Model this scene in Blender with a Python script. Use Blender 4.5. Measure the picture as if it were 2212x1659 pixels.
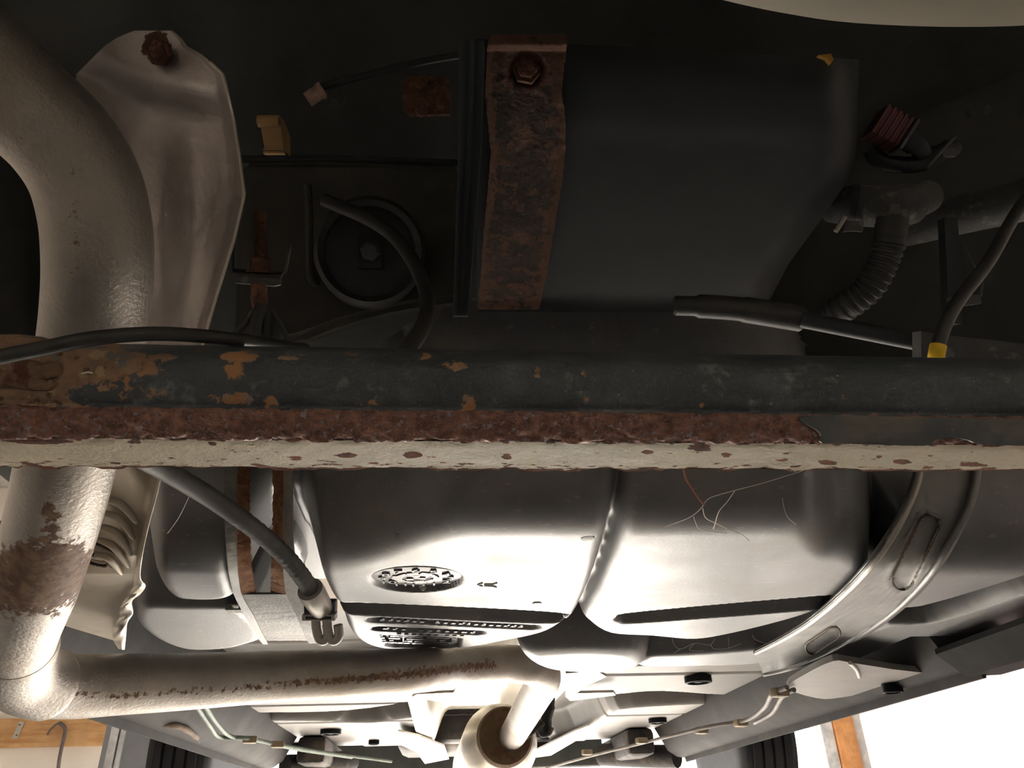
import bpy, bmesh, math, random
import numpy as np
from mathutils import Vector, Matrix
random.seed(7); np.random.seed(7)
for o in list(bpy.data.objects): bpy.data.objects.remove(o)
scene = bpy.context.scene; COL = scene.collection

# ------------------------------------------------------------------ camera
W, H, F = 2212.0, 1659.0, 1662.0
PITCH, YAW, ROLL = math.radians(30), math.radians(5.5), math.radians(2.0)
FW = Vector((math.sin(YAW)*math.cos(PITCH), math.cos(YAW)*math.cos(PITCH), math.sin(PITCH)))
R0 = Vector((math.cos(YAW), -math.sin(YAW), 0)); U0 = R0.cross(FW)
RT = R0*math.cos(ROLL) - U0*math.sin(ROLL); UP = U0*math.cos(ROLL) + R0*math.sin(ROLL)
cd = bpy.data.cameras.new('camera'); cam = bpy.data.objects.new('camera', cd); COL.objects.link(cam)
cam.matrix_world = Matrix((RT, UP, -FW)).transposed().to_4x4()
cd.sensor_width = 36; cd.lens = 36*F/W; cd.clip_start = .01; cd.clip_end = 200
scene.camera = cam

# ------------------------------------------------------------------ light
scene.view_settings.view_transform = 'Standard'; scene.view_settings.look = 'None'
scene.view_settings.gamma = 1; scene.view_settings.use_curve_mapping = False
scene.view_settings.exposure = 0.32
wd = bpy.data.worlds.new('sky'); scene.world = wd; wd.use_nodes = True
wd.node_tree.nodes['Background'].inputs[0].default_value = (.92, .955, 1.0, 1)
wd.node_tree.nodes['Background'].inputs[1].default_value = 7.0
FLOOR = -1.45; YF = 5.6; XL, XR, YB, ZC = -3.3, 5.0, -3.4, 2.3
DOOR = (-1.2, 2.56, FLOOR, .75); WIN = (2.84, 4.8, -1.0, 1.7)
sun = bpy.data.lights.new('sun_offscreen', 'SUN'); so = bpy.data.objects.new('sun_offscreen', sun); COL.objects.link(so)
sun.energy = 60; sun.angle = math.radians(3); sun.color = (1, .93, .82)
so.rotation_euler = Vector((-.12, -1, -.68)).to_track_quat('-Z', 'Y').to_euler()
def portal(name, x0, x1, z0, z1, y, rx=-90):
    l = bpy.data.lights.new(name, 'AREA'); o = bpy.data.objects.new(name, l); COL.objects.link(o)
    l.shape = 'RECTANGLE'; l.size = x1-x0; l.size_y = z1-z0; l.cycles.is_portal = True
    o.location = ((x0+x1)/2, y, (z0+z1)/2); o.rotation_euler = (math.radians(rx), 0, 0)
portal('door_daylight_offscreen', *DOOR, YF+.02)     # portal: guides the sky's light through the open door, gives none itself

# ------------------------------------------------------------------ pixel -> place helpers
def ray(px, py): return FW + RT*((px-W/2)/F) + UP*((H/2-py)/F)
def at(px, py, D): return ray(px, py)*D
def atz(px, py, z): r = ray(px, py); return r*(z/r.z)
def atY(px, py, Y): r = ray(px, py); return r*(Y/r.y)
def sm(a, b, x):
    t = np.clip((x-a)/(b-a), 0, 1); return t*t*(3-2*t)

# ------------------------------------------------------------------ materials
MATS = {}
def mk(name, base, rough=.6, metal=0, layers=(), bump=0, bscale=200, var=.25, vscale=12, spec=.4):
    m = bpy.data.materials.new(name); m.use_nodes = True; nt = m.node_tree; N = nt.nodes; L = nt.links
    b = N['Principled BSDF']; b.inputs['Specular IOR Level'].default_value = spec
    tc = N.new('ShaderNodeTexCoord')
    def val(x): v = N.new('ShaderNodeValue'); v.outputs[0].default_value = x; return v.outputs[0]
    def noise(scale, detail=6, stretch=(1,1,1), seed=0):
        mp = N.new('ShaderNodeMapping'); mp.inputs['Scale'].default_value = stretch
        mp.inputs['Location'].default_value = (seed*1.7, seed*3.1, seed*.9)
        L.new(tc.outputs['Object'], mp.inputs['Vector'])
        n = N.new('ShaderNodeTexNoise'); n.inputs['Scale'].default_value = scale; n.inputs['Detail'].default_value = detail
        n.inputs['Roughness'].default_value = .62
        L.new(mp.outputs[0], n.inputs['Vector']); return n.outputs['Fac']
    def rng(x, a, b2, lo=0, hi=1):
        r = N.new('ShaderNodeMapRange'); r.interpolation_type = 'SMOOTHSTEP'
        r.inputs['From Min'].default_value = a; r.inputs['From Max'].default_value = b2
        r.inputs['To Min'].default_value = lo; r.inputs['To Max'].default_value = hi
        L.new(x, r.inputs['Value']); return r.outputs[0]
    def mth(op, x, y):
        q = N.new('ShaderNodeMath'); q.operation = op
        for i, s in enumerate((x, y)):
            if isinstance(s, (int, float)): q.inputs[i].default_value = s
            else: L.new(s, q.inputs[i])
        return q.outputs[0]
    def mixc(f, a, c):
        q = N.new('ShaderNodeMix'); q.data_type = 'RGBA'; L.new(f, q.inputs[0])
        for i, s in ((6, a), (7, c)):
            if isinstance(s, tuple): q.inputs[i].default_value = (*s[:3], 1)
            else: L.new(s, q.inputs[i])
        return q.outputs[2]
    def mixf(f, a, c):
        q = N.new('ShaderNodeMix'); L.new(f, q.inputs[0])
        for i, s in ((2, a), (3, c)):
            if isinstance(s, (int, float)): q.inputs[i].default_value = s
            else: L.new(s, q.inputs[i])
        return q.outputs[0]
    v = rng(noise(vscale, 8), .3, .7, 0, 1)
    col = mixc(v, tuple(c*(1-var) for c in base), tuple(min(1, c*(1+var)) for c in base))
    rg = rough; mt = metal; hb = None
    for ly in layers:
        n = noise(ly.get('scale', 30)*(2.2 if 'attr' in ly else 1), ly.get('detail', 8), ly.get('stretch', (1,1,1)), ly.get('seed', 1))
        if 'attr' in ly:
            a = N.new('ShaderNodeAttribute'); a.attribute_name = ly['attr']
            x = mth('ADD', a.outputs['Fac'], mth('MULTIPLY', mth('SUBTRACT', n, .5), 2.0*ly.get('amp', .8)))
            f = rng(x, ly.get('lo', .45), ly.get('hi', .55))
        else: f = rng(n, ly.get('lo', .5), ly.get('hi', .6))
        if 'op' in ly: f = mth('MULTIPLY', f, ly['op'])
        c = ly['col']
        if 'col2' in ly: c = mixc(rng(noise(ly.get('cscale', 90), 8, seed=5), .4, .62), ly['col'], ly['col2'])
        col = mixc(f, col, c)
        if 'rough' in ly: rg = mixf(f, rg, ly['rough'])
        if 'metal' in ly: mt = mixf(f, mt, ly['metal'])
        if 'h' in ly:
            q = mth('MULTIPLY', f, ly['h']); hb = q if hb is None else mth('ADD', hb, q)
    L.new(col, b.inputs['Base Color'])
    for s, i in ((rg, 'Roughness'), (mt, 'Metallic')):
        if isinstance(s, (int, float)): b.inputs[i].default_value = s
        else: L.new(s, b.inputs[i])
    if bump or hb is not None:
        bn = N.new('ShaderNodeBump'); bn.inputs['Strength'].default_value = bump if hb is None else max(bump, .35); bn.inputs['Distance'].default_value = .004
        hh = noise(bscale, 8, seed=9)
        if hb is not None: hh = mth('ADD', mth('MULTIPLY', hh, 1.0 if bump else 0.0), hb)
        L.new(hh, bn.inputs['Height']); L.new(bn.outputs[0], b.inputs['Normal'])
    MATS[name] = m; return m
RUST, RUST2, ORNG = (.17,.072,.045), (.20,.155,.17), (.34,.15,.055)
mk('tank', (.115,.12,.13), .42, 0, [dict(col=(.21,.195,.175), scale=9, lo=.42, hi=.7, op=.7, rough=.55),
    dict(col=(.34,.30,.26), scale=60, lo=.6, hi=.7, op=.5, stretch=(1,2.5,2.5)), dict(col=(.06,.06,.06), scale=120, lo=.70, hi=.74, stretch=(1,3,3), op=.6)], .10, 260, .1, spec=1.0)
mk('beam_paint', (.066,.078,.086), .40, 0, [dict(col=(.15,.165,.175), scale=18, lo=.50, hi=.74, op=.75, rough=.6, stretch=(1,1.5,1.5)), dict(col=(.30,.32,.31), scale=60, lo=.58, hi=.72, op=.5, seed=6),
    dict(col=(.42,.46,.42), scale=260, lo=.68, hi=.72, op=.7, seed=3),
    dict(col=(.40,.21,.095), col2=(.34,.23,.16), attr='rust', scale=90, amp=1.0, lo=.42, hi=.6, rough=.9, h=.35),
    dict(col=(.27,.18,.125), col2=(.37,.245,.155), cscale=70, attr='crust', scale=70, amp=.9, lo=.42, hi=.58, rough=.95, h=.6), dict(col=(.15,.095,.065), attr='crust', scale=75, amp=2.2, lo=1.15, hi=1.4, h=-.8, seed=3), dict(col=(.44,.33,.19), attr='crust', scale=50, amp=2.2, lo=1.2, hi=1.4, h=.6, seed=7), dict(col=(.20,.20,.185), attr='crust', scale=20, amp=2.0, lo=1.25, hi=1.4, seed=11)], .10, 400, .15, 25)
mk('rust_scale', (.38,.205,.155), .5, .15, [dict(col=(.46,.40,.46), scale=330, lo=.55, hi=.63, rough=.4, h=.3), dict(col=(.5,.24,.09), scale=240, lo=.62, hi=.7, seed=4),
    dict(col=(.12,.06,.045), scale=380, lo=.62, hi=.72, seed=6)], .9, 420, .35, 160)
mk('rust_crust', (.30,.195,.125), .95, 0, [dict(col=(.16,.075,.05), scale=60, lo=.5, hi=.6), dict(col=(.33,.24,.13), scale=75, lo=.58, hi=.66, seed=3), dict(col=(.2,.2,.18), scale=20, lo=.6, hi=.7, op=.7, seed=8)], .9, 220, .25, 60)
mk('flange_paint', (.39,.34,.245), .6, 0, [dict(col=(.34,.34,.29), scale=14, lo=.5, hi=.7, op=.6), dict(col=RUST, col2=(.08,.04,.03), attr='rust', scale=85, stretch=(.45,1,1), amp=1.3, lo=.50, hi=.6, rough=.95, h=.5)], .15, 300, .08, 20, spec=.12)
mk('bare_flake', (.115,.125,.125), .5, 0, [dict(col=(.20,.185,.15), scale=25, lo=.45, hi=.65, stretch=(.5,1,1)), dict(col=(.09,.11,.14), scale=16, lo=.55, hi=.66, seed=3)], .25, 200, .15, 30)
mk('pipe_steel', (.36,.33,.295), .40, .72, [dict(col=(.34,.28,.22), scale=10, lo=.45, hi=.7, op=.7, rough=.55), dict(col=(.16,.10,.06), scale=140, lo=.69, hi=.72, op=.8, rough=.9, metal=0),
    dict(col=(.155,.085,.055), col2=(.26,.165,.10), cscale=110, attr='rust', scale=75, amp=1.0, lo=.42, hi=.62, rough=.7, metal=.1, h=.5)], .05, 300, .12)
mk('shield_alu', (.48,.44,.42), .30, .85, [dict(col=(.36,.31,.27), scale=9, lo=.45, hi=.7, op=.6, rough=.5), dict(col=(.06,.05,.04), scale=150, lo=.735, hi=.75, metal=0), dict(col=RUST, col2=(.10,.05,.035), attr='rust', scale=70, amp=.8, rough=.9, metal=0, h=.5)], .04, 120, .08)
mk('shield_warm', (.50,.45,.37), .5, .45, [dict(col=(.36,.31,.24), scale=12, lo=.45, hi=.7, op=.7), dict(col=(.13,.09,.06), scale=70, lo=.70, hi=.73, stretch=(1,2,2), metal=0)], .05, 120, .08)
mk('bright_alu', (.62,.58,.50), .38, .55, [dict(col=(.5,.44,.34), scale=8, lo=.45, hi=.7, op=.6)], .05, 60, .06)
mk('strap_paint', (.22,.215,.20), .5, .1, [dict(col=(.36,.34,.30), scale=20, lo=.45, hi=.7, op=.7), dict(col=(.22,.10,.055), col2=(.33,.17,.08), attr='rust', scale=80, amp=.8, rough=.95, h=.6)], .1, 250, .1)
mk('strap_grey', (.20,.20,.195), .45, .2, [dict(col=(.33,.32,.30), scale=14, lo=.45, hi=.7, op=.7), dict(col=(.13,.095,.06), attr='rust', scale=120, amp=.6, rough=.9)], .08, 250, .1)
mk('old_strap', (.055,.038,.03), .8, 0, [dict(col=(.13,.065,.042), attr='rust', scale=60, amp=1.2, lo=.4, hi=.6, h=.5), dict(col=(.15,.08,.055), scale=45, lo=.56, hi=.68, seed=5), dict(col=(.5,.46,.42), scale=75, lo=.725, hi=.74, seed=7)], .6, 180, .3, 40)
mk('canister_black', (.018,.0215,.024), .55, 0, [dict(col=(.026,.028,.029), scale=7, lo=.45, hi=.7, op=.6)], .06, 200, .15)
mk('body_black', (.045,.049,.044), .8, 0, [dict(col=(.066,.064,.054), scale=6, lo=.45, hi=.7)], .1, 120, .2)
mk('body_brown', (.062,.060,.052), .8, 0, (), .1, 120, .25)
mk('rubber', (.032,.032,.031), .5, 0, [dict(col=(.075,.072,.065), scale=25, lo=.5, hi=.7, op=.5)], .05, 300, .12)
mk('cable_grey', (.095,.095,.092), .5, 0, [dict(col=(.18,.175,.165), scale=30, lo=.45, hi=.7, op=.6)], .05, 500, .1)
mk('plastic_dark', (.05,.055,.065), .38)
mk('zinc', (.42,.40,.36), .42, .5, (), .05, 200, .1)
mk('bolt_rust', (.125,.058,.036), .9, 0, [dict(col=(.21,.105,.06), scale=120, lo=.5, hi=.62)], .6, 350, .3, 90)
mk('bracket_grey', (.075,.075,.075), .6, 0, [dict(col=(.16,.15,.14), scale=70, lo=.55, hi=.65), dict(col=(.18,.10,.06), scale=40, lo=.62, hi=.7, seed=4)], .3, 250, .2)
mk('clip_tan', (.55,.35,.16), .55, 0, [dict(col=(.04,.025,.015), scale=70, lo=.69, hi=.71)])
mk('clip_pink', (.42,.27,.22), .8, 0, (), .5, 300, .35, 150)
mk('rib_red', (.115,.026,.024), .55)
mk('yellow', (.72,.46,.02), .45)
mk('brass', (.45,.24,.04), .4, .4)
mk('bumper_paint', (.25,.225,.175), .45, .05, [dict(col=(.29,.26,.205), scale=9, lo=.4, hi=.7, stretch=(.4,1.5,1))], 0, 100, .05, 5)
mk('pan_paint', (.21,.20,.195), .5, 0, [dict(col=(.27,.245,.215), scale=5, lo=.4, hi=.7, op=.7)], .06, 60, .08, spec=.15)
mk('rocker_paint', (.05,.048,.048), .7, 0, [dict(col=(.09,.083,.076), scale=6, lo=.42, hi=.7, op=.7)], .05, 90, .1, spec=.06)
mk('rocker_black', (.02,.02,.02), .7, spec=.05)
mk('plug', (.016,.017,.021), .6, spec=.1)
mk('line_green', (.26,.31,.26), .6, 0, spec=.1)
mk('line_grey', (.27,.24,.22), .6, 0, spec=.1)
mk('line_clip', (.44,.36,.24), .6)
mk('rust_edge', (.16,.11,.065), .8, 0, [dict(col=(.16,.075,.045), scale=35, lo=.5, hi=.6)], .4, 120, .2)
mk('tyre', (.030,.031,.036), .7, 0, (), .2, 150, .2)
mk('subframe', (.055,.05,.05), .7, 0, [dict(col=(.14,.11,.085), scale=12, lo=.5, hi=.65)], .3, 80, .3)
mk('wall_white', (.86,.80,.73), .85, 0, (), .05, 40, .03, 3)
mk('wall_pale', (.80,.76,.74), .85, 0, (), .05, 40, .03, 3)
mk('wood_board', (.56,.33,.15), .6, 0, [dict(col=(.44,.21,.08), scale=5, lo=.45, hi=.65, stretch=(.5,3,6)), dict(col=(.22,.08,.05), scale=3, lo=.64, hi=.72, stretch=(1,1,2), seed=4)], .1, 60, .1)
mk('wood_orange', (.88,.42,.17), .55, 0, [dict(col=(.78,.33,.12), scale=4, lo=.4, hi=.7, stretch=(5,3,.4))])
mk('concrete', (.30,.285,.27), .8, 0, [dict(col=(.24,.23,.22), scale=1.5, lo=.4, hi=.65)], .1, 20, .08, 1)
mk('apron', (.58,.55,.52), .85)
mk('ceiling_dark', (.45,.43,.41), .9)
mk('lift_grey', (.36,.38,.42), .4, .1, (), 0, 50, .05)
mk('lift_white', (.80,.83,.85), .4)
mk('rod_steel', (.16,.13,.13), .5, .4)
mk('web', (.75,.70,.60), .8); mk('twig', (.30,.12,.07), .9)
def sheet_mat():
    m = bpy.data.materials.new('plastic_sheet'); m.use_nodes = True; nt = m.node_tree; N = nt.nodes; L = nt.links
    b = N['Principled BSDF']; b.inputs['Base Color'].default_value = (.85,.74,.75,1); b.inputs['Roughness'].default_value = .5
    t = N.new('ShaderNodeBsdfTranslucent'); t.inputs[0].default_value = (.30,.262,.266,1)
    x = N.new('ShaderNodeMixShader'); x.inputs[0].default_value = .75
    L.new(b.outputs[0], x.inputs[1]); L.new(t.outputs[0], x.inputs[2]); L.new(x.outputs[0], N['Material Output'].inputs[0]); MATS['sheet'] = m
sheet_mat()

# ------------------------------------------------------------------ mesh helpers
def spline(pts, n=8):
    P = [Vector(p) for p in pts]; out = []
    for i in range(len(P)-1):
        a = P[max(i-1,0)]; b = P[i]; c = P[i+1]; d = P[min(i+2,len(P)-1)]
        for k in range(n):
            t = k/n; out.append(.5*((2*b)+(c-a)*t+(2*a-5*b+4*c-d)*t*t+(3*b-a-3*c+d)*t**3))
    out.append(P[-1].copy()); return out
def interp(x, xs, ys): return float(np.interp(x, xs, ys))
class MB:
    def __init__(s): s.v = []; s.f = []; s.a = {}
    def add(s, v, f):
        k = len(s.v); s.v += [tuple(q) for q in v]; s.f += [tuple(i+k for i in q) for q in f]; return s
    def tube(s, path, r, seg=14, cap=True):
        P = [Vector(p) for p in path]; n = len(P); R = r if hasattr(r, '__len__') else [r]*n
        T = [(P[min(i+1,n-1)]-P[max(i-1,0)]).normalized() for i in range(n)]
        u = T[0].orthogonal().normalized(); V = []; Fc = []
        for i in range(n):
            u = (u - T[i]*u.dot(T[i])).normalized(); w = T[i].cross(u)
            V += [P[i]+(u*math.cos(2*math.pi*k/seg)+w*math.sin(2*math.pi*k/seg))*R[i] for k in range(seg)]
        for i in range(n-1):
            for k in range(seg):
                a = i*seg+k; b = i*seg+(k+1)%seg; Fc.append((a, b, b+seg, a+seg))
        if cap: Fc.append(tuple(range(seg))[::-1]); Fc.append(tuple((n-1)*seg+k for k in range(seg)))
        return s.add(V, Fc)
    def cyl(s, p, q, r, seg=18): return s.tube([p, q], r, seg)
    def lathe(s, p, ax, prof, seg=32):       # prof: (distance along axis, radius)
        ax = Vector(ax).normalized(); p = Vector(p); return s.tube_prof(p, ax, prof, seg)
    def tube_prof(s, p, ax, prof, seg):
        u = ax.orthogonal().normalized(); w = ax.cross(u); V = []; Fc = []; n = len(prof)
        for d, r in prof: V += [p+ax*d+(u*math.cos(2*math.pi*k/seg)+w*math.sin(2*math.pi*k/seg))*max(r,1e-5) for k in range(seg)]
        for i in range(n-1):
            for k in range(seg):
                a = i*seg+k; b = i*seg+(k+1)%seg; Fc.append((a, b, b+seg, a+seg))
        Fc.append(tuple(range(seg))[::-1]); Fc.append(tuple((n-1)*seg+k for k in range(seg)))
        return s.add(V, Fc)
    def box(s, c, size, ax=None, bev=0):
        c = Vector(c); ax = [Vector(a).normalized() for a in ax] if ax else [Vector((1,0,0)), Vector((0,1,0)), Vector((0,0,1))]
        bm = bmesh.new(); bmesh.ops.create_cube(bm, size=1)
        for v in bm.verts: v.co = Vector((v.co.x*size[0], v.co.y*size[1], v.co.z*size[2]))
        if bev: bmesh.ops.bevel(bm, geom=bm.edges[:], offset=bev, segments=2, affect='EDGES', profile=.5)
        bm.verts.index_update()
        V = [c+ax[0]*v.co.x+ax[1]*v.co.y+ax[2]*v.co.z for v in bm.verts]; Fc = [[v.index for v in f.verts] for f in bm.faces]
        bm.free(); return s.add(V, Fc)
    def prism(s, outline, vec):
        n = len(outline); vec = Vector(vec); V = [Vector(p) for p in outline]; V += [p+vec for p in V]
        Fc = [tuple(range(n)), tuple(range(n, 2*n))[::-1]] + [((i+1)%n, i, i+n, (i+1)%n+n) for i in range(n)]
        return s.add(V, Fc)
    def grid(s, G):
        nr, nc = len(G), len(G[0]); V = [p for r in G for p in r]
        return s.add(V, [(i*nc+j, i*nc+j+1, (i+1)*nc+j+1, (i+1)*nc+j) for i in range(nr-1) for j in range(nc-1)])
    def shell(s, G, vec):                    # grid with thickness along vec
        nr, nc = len(G), len(G[0]); vec = Vector(vec); A = [Vector(p) for r in G for p in r]; n = nr*nc
        V = A+[p+vec for p in A]; q = [(i*nc+j, i*nc+j+1, (i+1)*nc+j+1, (i+1)*nc+j) for i in range(nr-1) for j in range(nc-1)]
        Fc = q+[tuple(i+n for i in f[::-1]) for f in q]
        per = [j for j in range(nc)]+[i*nc+nc-1 for i in range(1,nr)]+[(nr-1)*nc+j for j in range(nc-2,-1,-1)]+[i*nc for i in range(nr-2,0,-1)]
        Fc += [(per[(k+1)%len(per)], per[k], per[k]+n, per[(k+1)%len(per)]+n) for k in range(len(per))]
        return s.add(V, Fc)
    def mesh(s, name, sharp=38, recalc=True):
        me = bpy.data.meshes.new(name); me.from_pydata(s.v, [], s.f)
        if recalc:
            bm = bmesh.new(); bm.from_mesh(me); bmesh.ops.recalc_face_normals(bm, faces=bm.faces[:]); bm.to_mesh(me); bm.free()
        me.shade_smooth()
        if sharp: me.set_sharp_from_angle(angle=math.radians(sharp))
        for k, a in s.a.items():
            t = me.attributes.new(k, 'FLOAT', 'POINT'); t.data.foreach_set('value', np.asarray(a, dtype=np.float32))
        return me
def link(name, me, mat, parent=None):
    o = bpy.data.objects.new(name, me); COL.objects.link(o); me.materials.append(MATS[mat]) if not me.materials else None
    if parent: o.parent = parent; o.matrix_parent_inverse = Matrix.Translation(-parent.location)
    return o
def obj(name, mb, mat, parent=None, sharp=38, recalc=True): return link(name, mb.mesh(name, sharp, recalc), mat, parent)
def tag(o, label, cat, group=None):
    o['label'] = label; o['category'] = cat
    if group: o['group'] = group
    return o
def thing(name, label, cat, loc, group=None):
    o = bpy.data.objects.new(name, None); COL.objects.link(o); o.location = loc; o.empty_display_size = .02
    return tag(o, label, cat, group)
def struct(name, mb, mat, parent=None):
    o = obj(name, mb, mat, parent)
    if not parent: o['kind'] = 'structure'
    return o
def copypart(o, parent, delta):
    c = o.copy(); COL.objects.link(c); c.parent = parent; c.location = o.location + Vector(delta); return c
def polysdf(X, Y, poly):
    P = np.array([(p[0], p[1]) for p in poly]); d = np.full(X.shape, 1e9); ins = np.zeros(X.shape, bool); n = len(P)
    for i in range(n):
        a = P[i]; b = P[(i+1)%n]; e = b-a; wx = X-a[0]; wy = Y-a[1]; L2 = e@e+1e-12
        t = np.clip((wx*e[0]+wy*e[1])/L2, 0, 1); d = np.minimum(d, np.hypot(wx-e[0]*t, wy-e[1]*t))
        c = ((a[1] > Y) != (b[1] > Y)) & (X < (b[0]-a[0])*(Y-a[1])/(b[1]-a[1]+1e-12)+a[0]); ins ^= c
    return np.where(ins, -d, d)
def smoothpoly(pts, n=5):
    P = [Vector((p[0], p[1], 0)) for p in pts]; m = len(P); out = []
    for i in range(m):
        a, b, c, d = P[i-1], P[i], P[(i+1)%m], P[(i+2)%m]
        for k in range(n):
            t = k/n; out.append(.5*((2*b)+(c-a)*t+(2*a-5*b+4*c-d)*t*t+(3*b-a-3*c+d)*t**3))
    return out
def pxpoly(pts, z, n=4): return [atz(p.x, p.y, z) for p in smoothpoly(pts, n)]
def vnoise(n, m, cells, seed=0):
    r = np.random.RandomState(seed); g = r.rand(int(cells[0])+2, int(cells[1])+2)
    x = np.linspace(0, cells[0], n, endpoint=False); y = np.linspace(0, cells[1], m, endpoint=False)
    xi = x.astype(int); yi = y.astype(int); fx = (x-xi); fy = (y-yi); fx = fx*fx*(3-2*fx); fy = fy*fy*(3-2*fy)
    a = g[np.ix_(xi, yi)]; b = g[np.ix_(xi+1, yi)]; c = g[np.ix_(xi, yi+1)]; d = g[np.ix_(xi+1, yi+1)]
    return (a*(1-fx)[:,None]+b*fx[:,None])*(1-fy)+(c*(1-fx)[:,None]+d*fx[:,None])*fy-.5

# ================================================================== garage
def bx(x0, x1, y0, y1, z0, z1, bev=0): return MB().box(((x0+x1)/2, (y0+y1)/2, (z0+z1)/2), (x1-x0, y1-y0, z1-z0), bev=bev)
struct('floor', bx(XL-.2, XR+.2, YB-.2, YF+.14, FLOOR-.1, FLOOR), 'concrete')
g = bx(-30, 30, -30, 40, FLOOR-.25, FLOOR-.12); struct('floor_outside', g, 'apron')
struct('ceiling', bx(XL-.2, XR+.2, YB-.2, YF+.2, ZC, ZC+.1), 'ceiling_dark')
struct('wall_left', bx(XL-.15, XL, YB, YF, FLOOR, ZC), 'wall_white')
struct('wall_right', bx(XR, XR+.15, YB, YF, FLOOR, ZC), 'wall_white')
struct('wall_back', bx(XL-.15, XR+.15, YB-.15, YB, FLOOR, ZC), 'wall_white')
m = MB(); y0, y1 = YF, YF+.14
for b in ((XL-.15, DOOR[0], FLOOR, ZC), (DOOR[0], DOOR[1], DOOR[3], ZC), (DOOR[1], WIN[0], FLOOR, ZC), (WIN[0], WIN[1], FLOOR, WIN[2]), (WIN[0], WIN[1], WIN[3], ZC), (WIN[1], XR+.15, FLOOR, ZC)):
    m.box(((b[0]+b[1])/2, (y0+y1)/2, (b[2]+b[3])/2), (b[1]-b[0], .14, b[3]-b[2]))
struct('wall_front', m, 'wall_white')
# wood header board, door trim, window sheet
o = obj('header_board', bx(XL, -2.04, YF-.045, YF, .535, .705, .006), 'wood_board'); tag(o, 'long brown wooden board fixed across the pale front wall', 'board')
t = thing('steel_plate', 'small grey metal tie plate nailed to the wooden header board', 'plate', atY(40, 1577, YF-.05))
p0 = atY(40, 1577, YF-.05); obj('plate', MB().box(p0, (.035, .008, .10), [(1,0,-.18),(0,1,0),(.18,0,1)], .002), 'zinc', t)
for dz in (-.03, .03): obj('nail_head', MB().cyl(p0+Vector((0,-.003,dz)), p0+Vector((0,-.009,dz)), .006, 10), 'rod_steel', t)
t = thing('hook_rod', 'dark steel rod with hooked top hanging from the wooden header board', 'rod', atY(118, 1700, YF-.08))
Yh = YF-.07
obj('rod_shaft', MB().tube(spline([atY(x, y, Yh) for x, y in ((122,1740),(126,1659),(132,1620),(139,1590),(141,1575),(134,1565),(128,1562))]), .011, 10), 'rod_steel', t)
obj('hook_tip', MB().tube(spline([atY(x, y, Yh) for x, y in ((128,1562),(120,1566),(108,1578),(102,1588))]), .007, 8), 'rod_steel', t)
struct('trim_1', bx(2.57, 2.66, YF-.05, YF+.14, FLOOR, 1.4, .008), 'lift_white')
struct('trim_2', bx(2.67, 2.81, YF-.06, YF, FLOOR, 1.9, .008), 'wood_orange')
w = obj('window_1', bx(2.82, 2.88, YF-.03, YF+.1, -1.02, 1.72, .006), 'lift_white'); w['kind'] = 'structure'
G = []
for i in range(30):
    r = []
    for j in range(60):
        x = 2.86+1.935*j/59; z = -.995+2.69*i/29
        r.append((x, YF+.06+.02*math.sin(x*9+1.5*math.sin(z*2))+.012*math.sin(x*21+z*3), z))
    G.append(r)
obj('plastic_sheet', MB().shell(G, (0,.004,0)), 'sheet', w)
# two post lift columns
def column(x, y, w, d, label):
    t = thing('lift_column', label, 'lift column', (x, y, FLOOR), 'lift columns either side of the car')
    obj('front_panel', MB().box((x, y, .3), (w, .02, 3.5), bev=.004), 'lift_grey', t)
    for s in (-1, 1):
        obj('side_flange', MB().box((x+s*(w/2-.01), y+d/2, .3), (.02, d, 3.5), bev=.004), 'lift_grey', t)
    for a in (-w*.34, w*.40):  # bright strips: light on the column's edges, put in as white paint
        obj('lit_edge_strip', MB().box((x+a, y-.02, .3), (.030, .03, 3.5), bev=.004), 'lift_white', t)
        obj('lit_edge_strip', MB().box((x+a+.032, y-.016, .3), (.018, .022, 3.5), bev=.004), 'lift_white', t)
    obj('base_plate', MB().box((x, y+d*.4, FLOOR+.012), (w+.12, d+.15, .024), bev=.004), 'lift_grey', t)
column(-1.305, 3.75, .29, .24, 'grey steel lift column with lit edges painted as white strips beside the wooden header board')
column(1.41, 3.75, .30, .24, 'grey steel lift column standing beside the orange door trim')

# ================================================================== fuel tank (height field seen from below)
ZT = .25
A = [(655,960),(1335,960),(1342,1075),(1312,1150),(1282,1250),(1247,1325),(1225,1345),(1180,1369),(1090,1388),(1000,1403),(860,1406),(795,1398),(758,1375),(740,1335),(702,1270),(683,1200),(662,1100)]
B = [(1385,960),(1940,960),(1932,1045),(1907,1130),(1882,1230),(1850,1275),(1815,1302),(1740,1332),(1600,1368),(1500,1384),(1400,1377),(1310,1371),(1268,1347),(1262,1330),(1296,1270),(1345,1150),(1378,1085)]
Cc = [(1122,1405),(1150,1392),(1260,1385),(1370,1392),(1398,1408),(1390,1428),(1330,1440),(1240,1441),(1160,1432)]
C2 = [(1380,1420),(1500,1413),(1650,1402),(1730,1385),(1790,1370),(1700,1418),(1640,1436),(1500,1441),(1380,1441)]
Dl = [(338,960),(492,960),(490,1100),(494,1200),(508,1270),(512,1290),(480,1300),(420,1301),(365,1292),(335,1250),(325,1180),(330,1080)]
El = [(288,1335),(302,1312),(380,1312),(520,1318),(575,1375),(535,1396),(480,1406),(400,1406),(340,1388),(300,1360)]
F1 = [(2010,960),(2500,960),(2500,1200),(2330,1215),(2212,1250),(2100,1285),(2000,1312),(1945,1320),(1900,1345),(1920,1270),(1990,1180),(2030,1090)]
F2 = [(1915,1350),(2000,1345),(2100,1318),(2212,1280),(2330,1250),(2500,1235),(2500,1350),(2212,1378),(2100,1396),(1960,1413),(1820,1426),(1770,1420),(1810,1395)]
G1 = [(720,1304),(1000,1314),(1205,1326),(1212,1336),(1195,1345),(1000,1338),(720,1322)]
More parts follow.
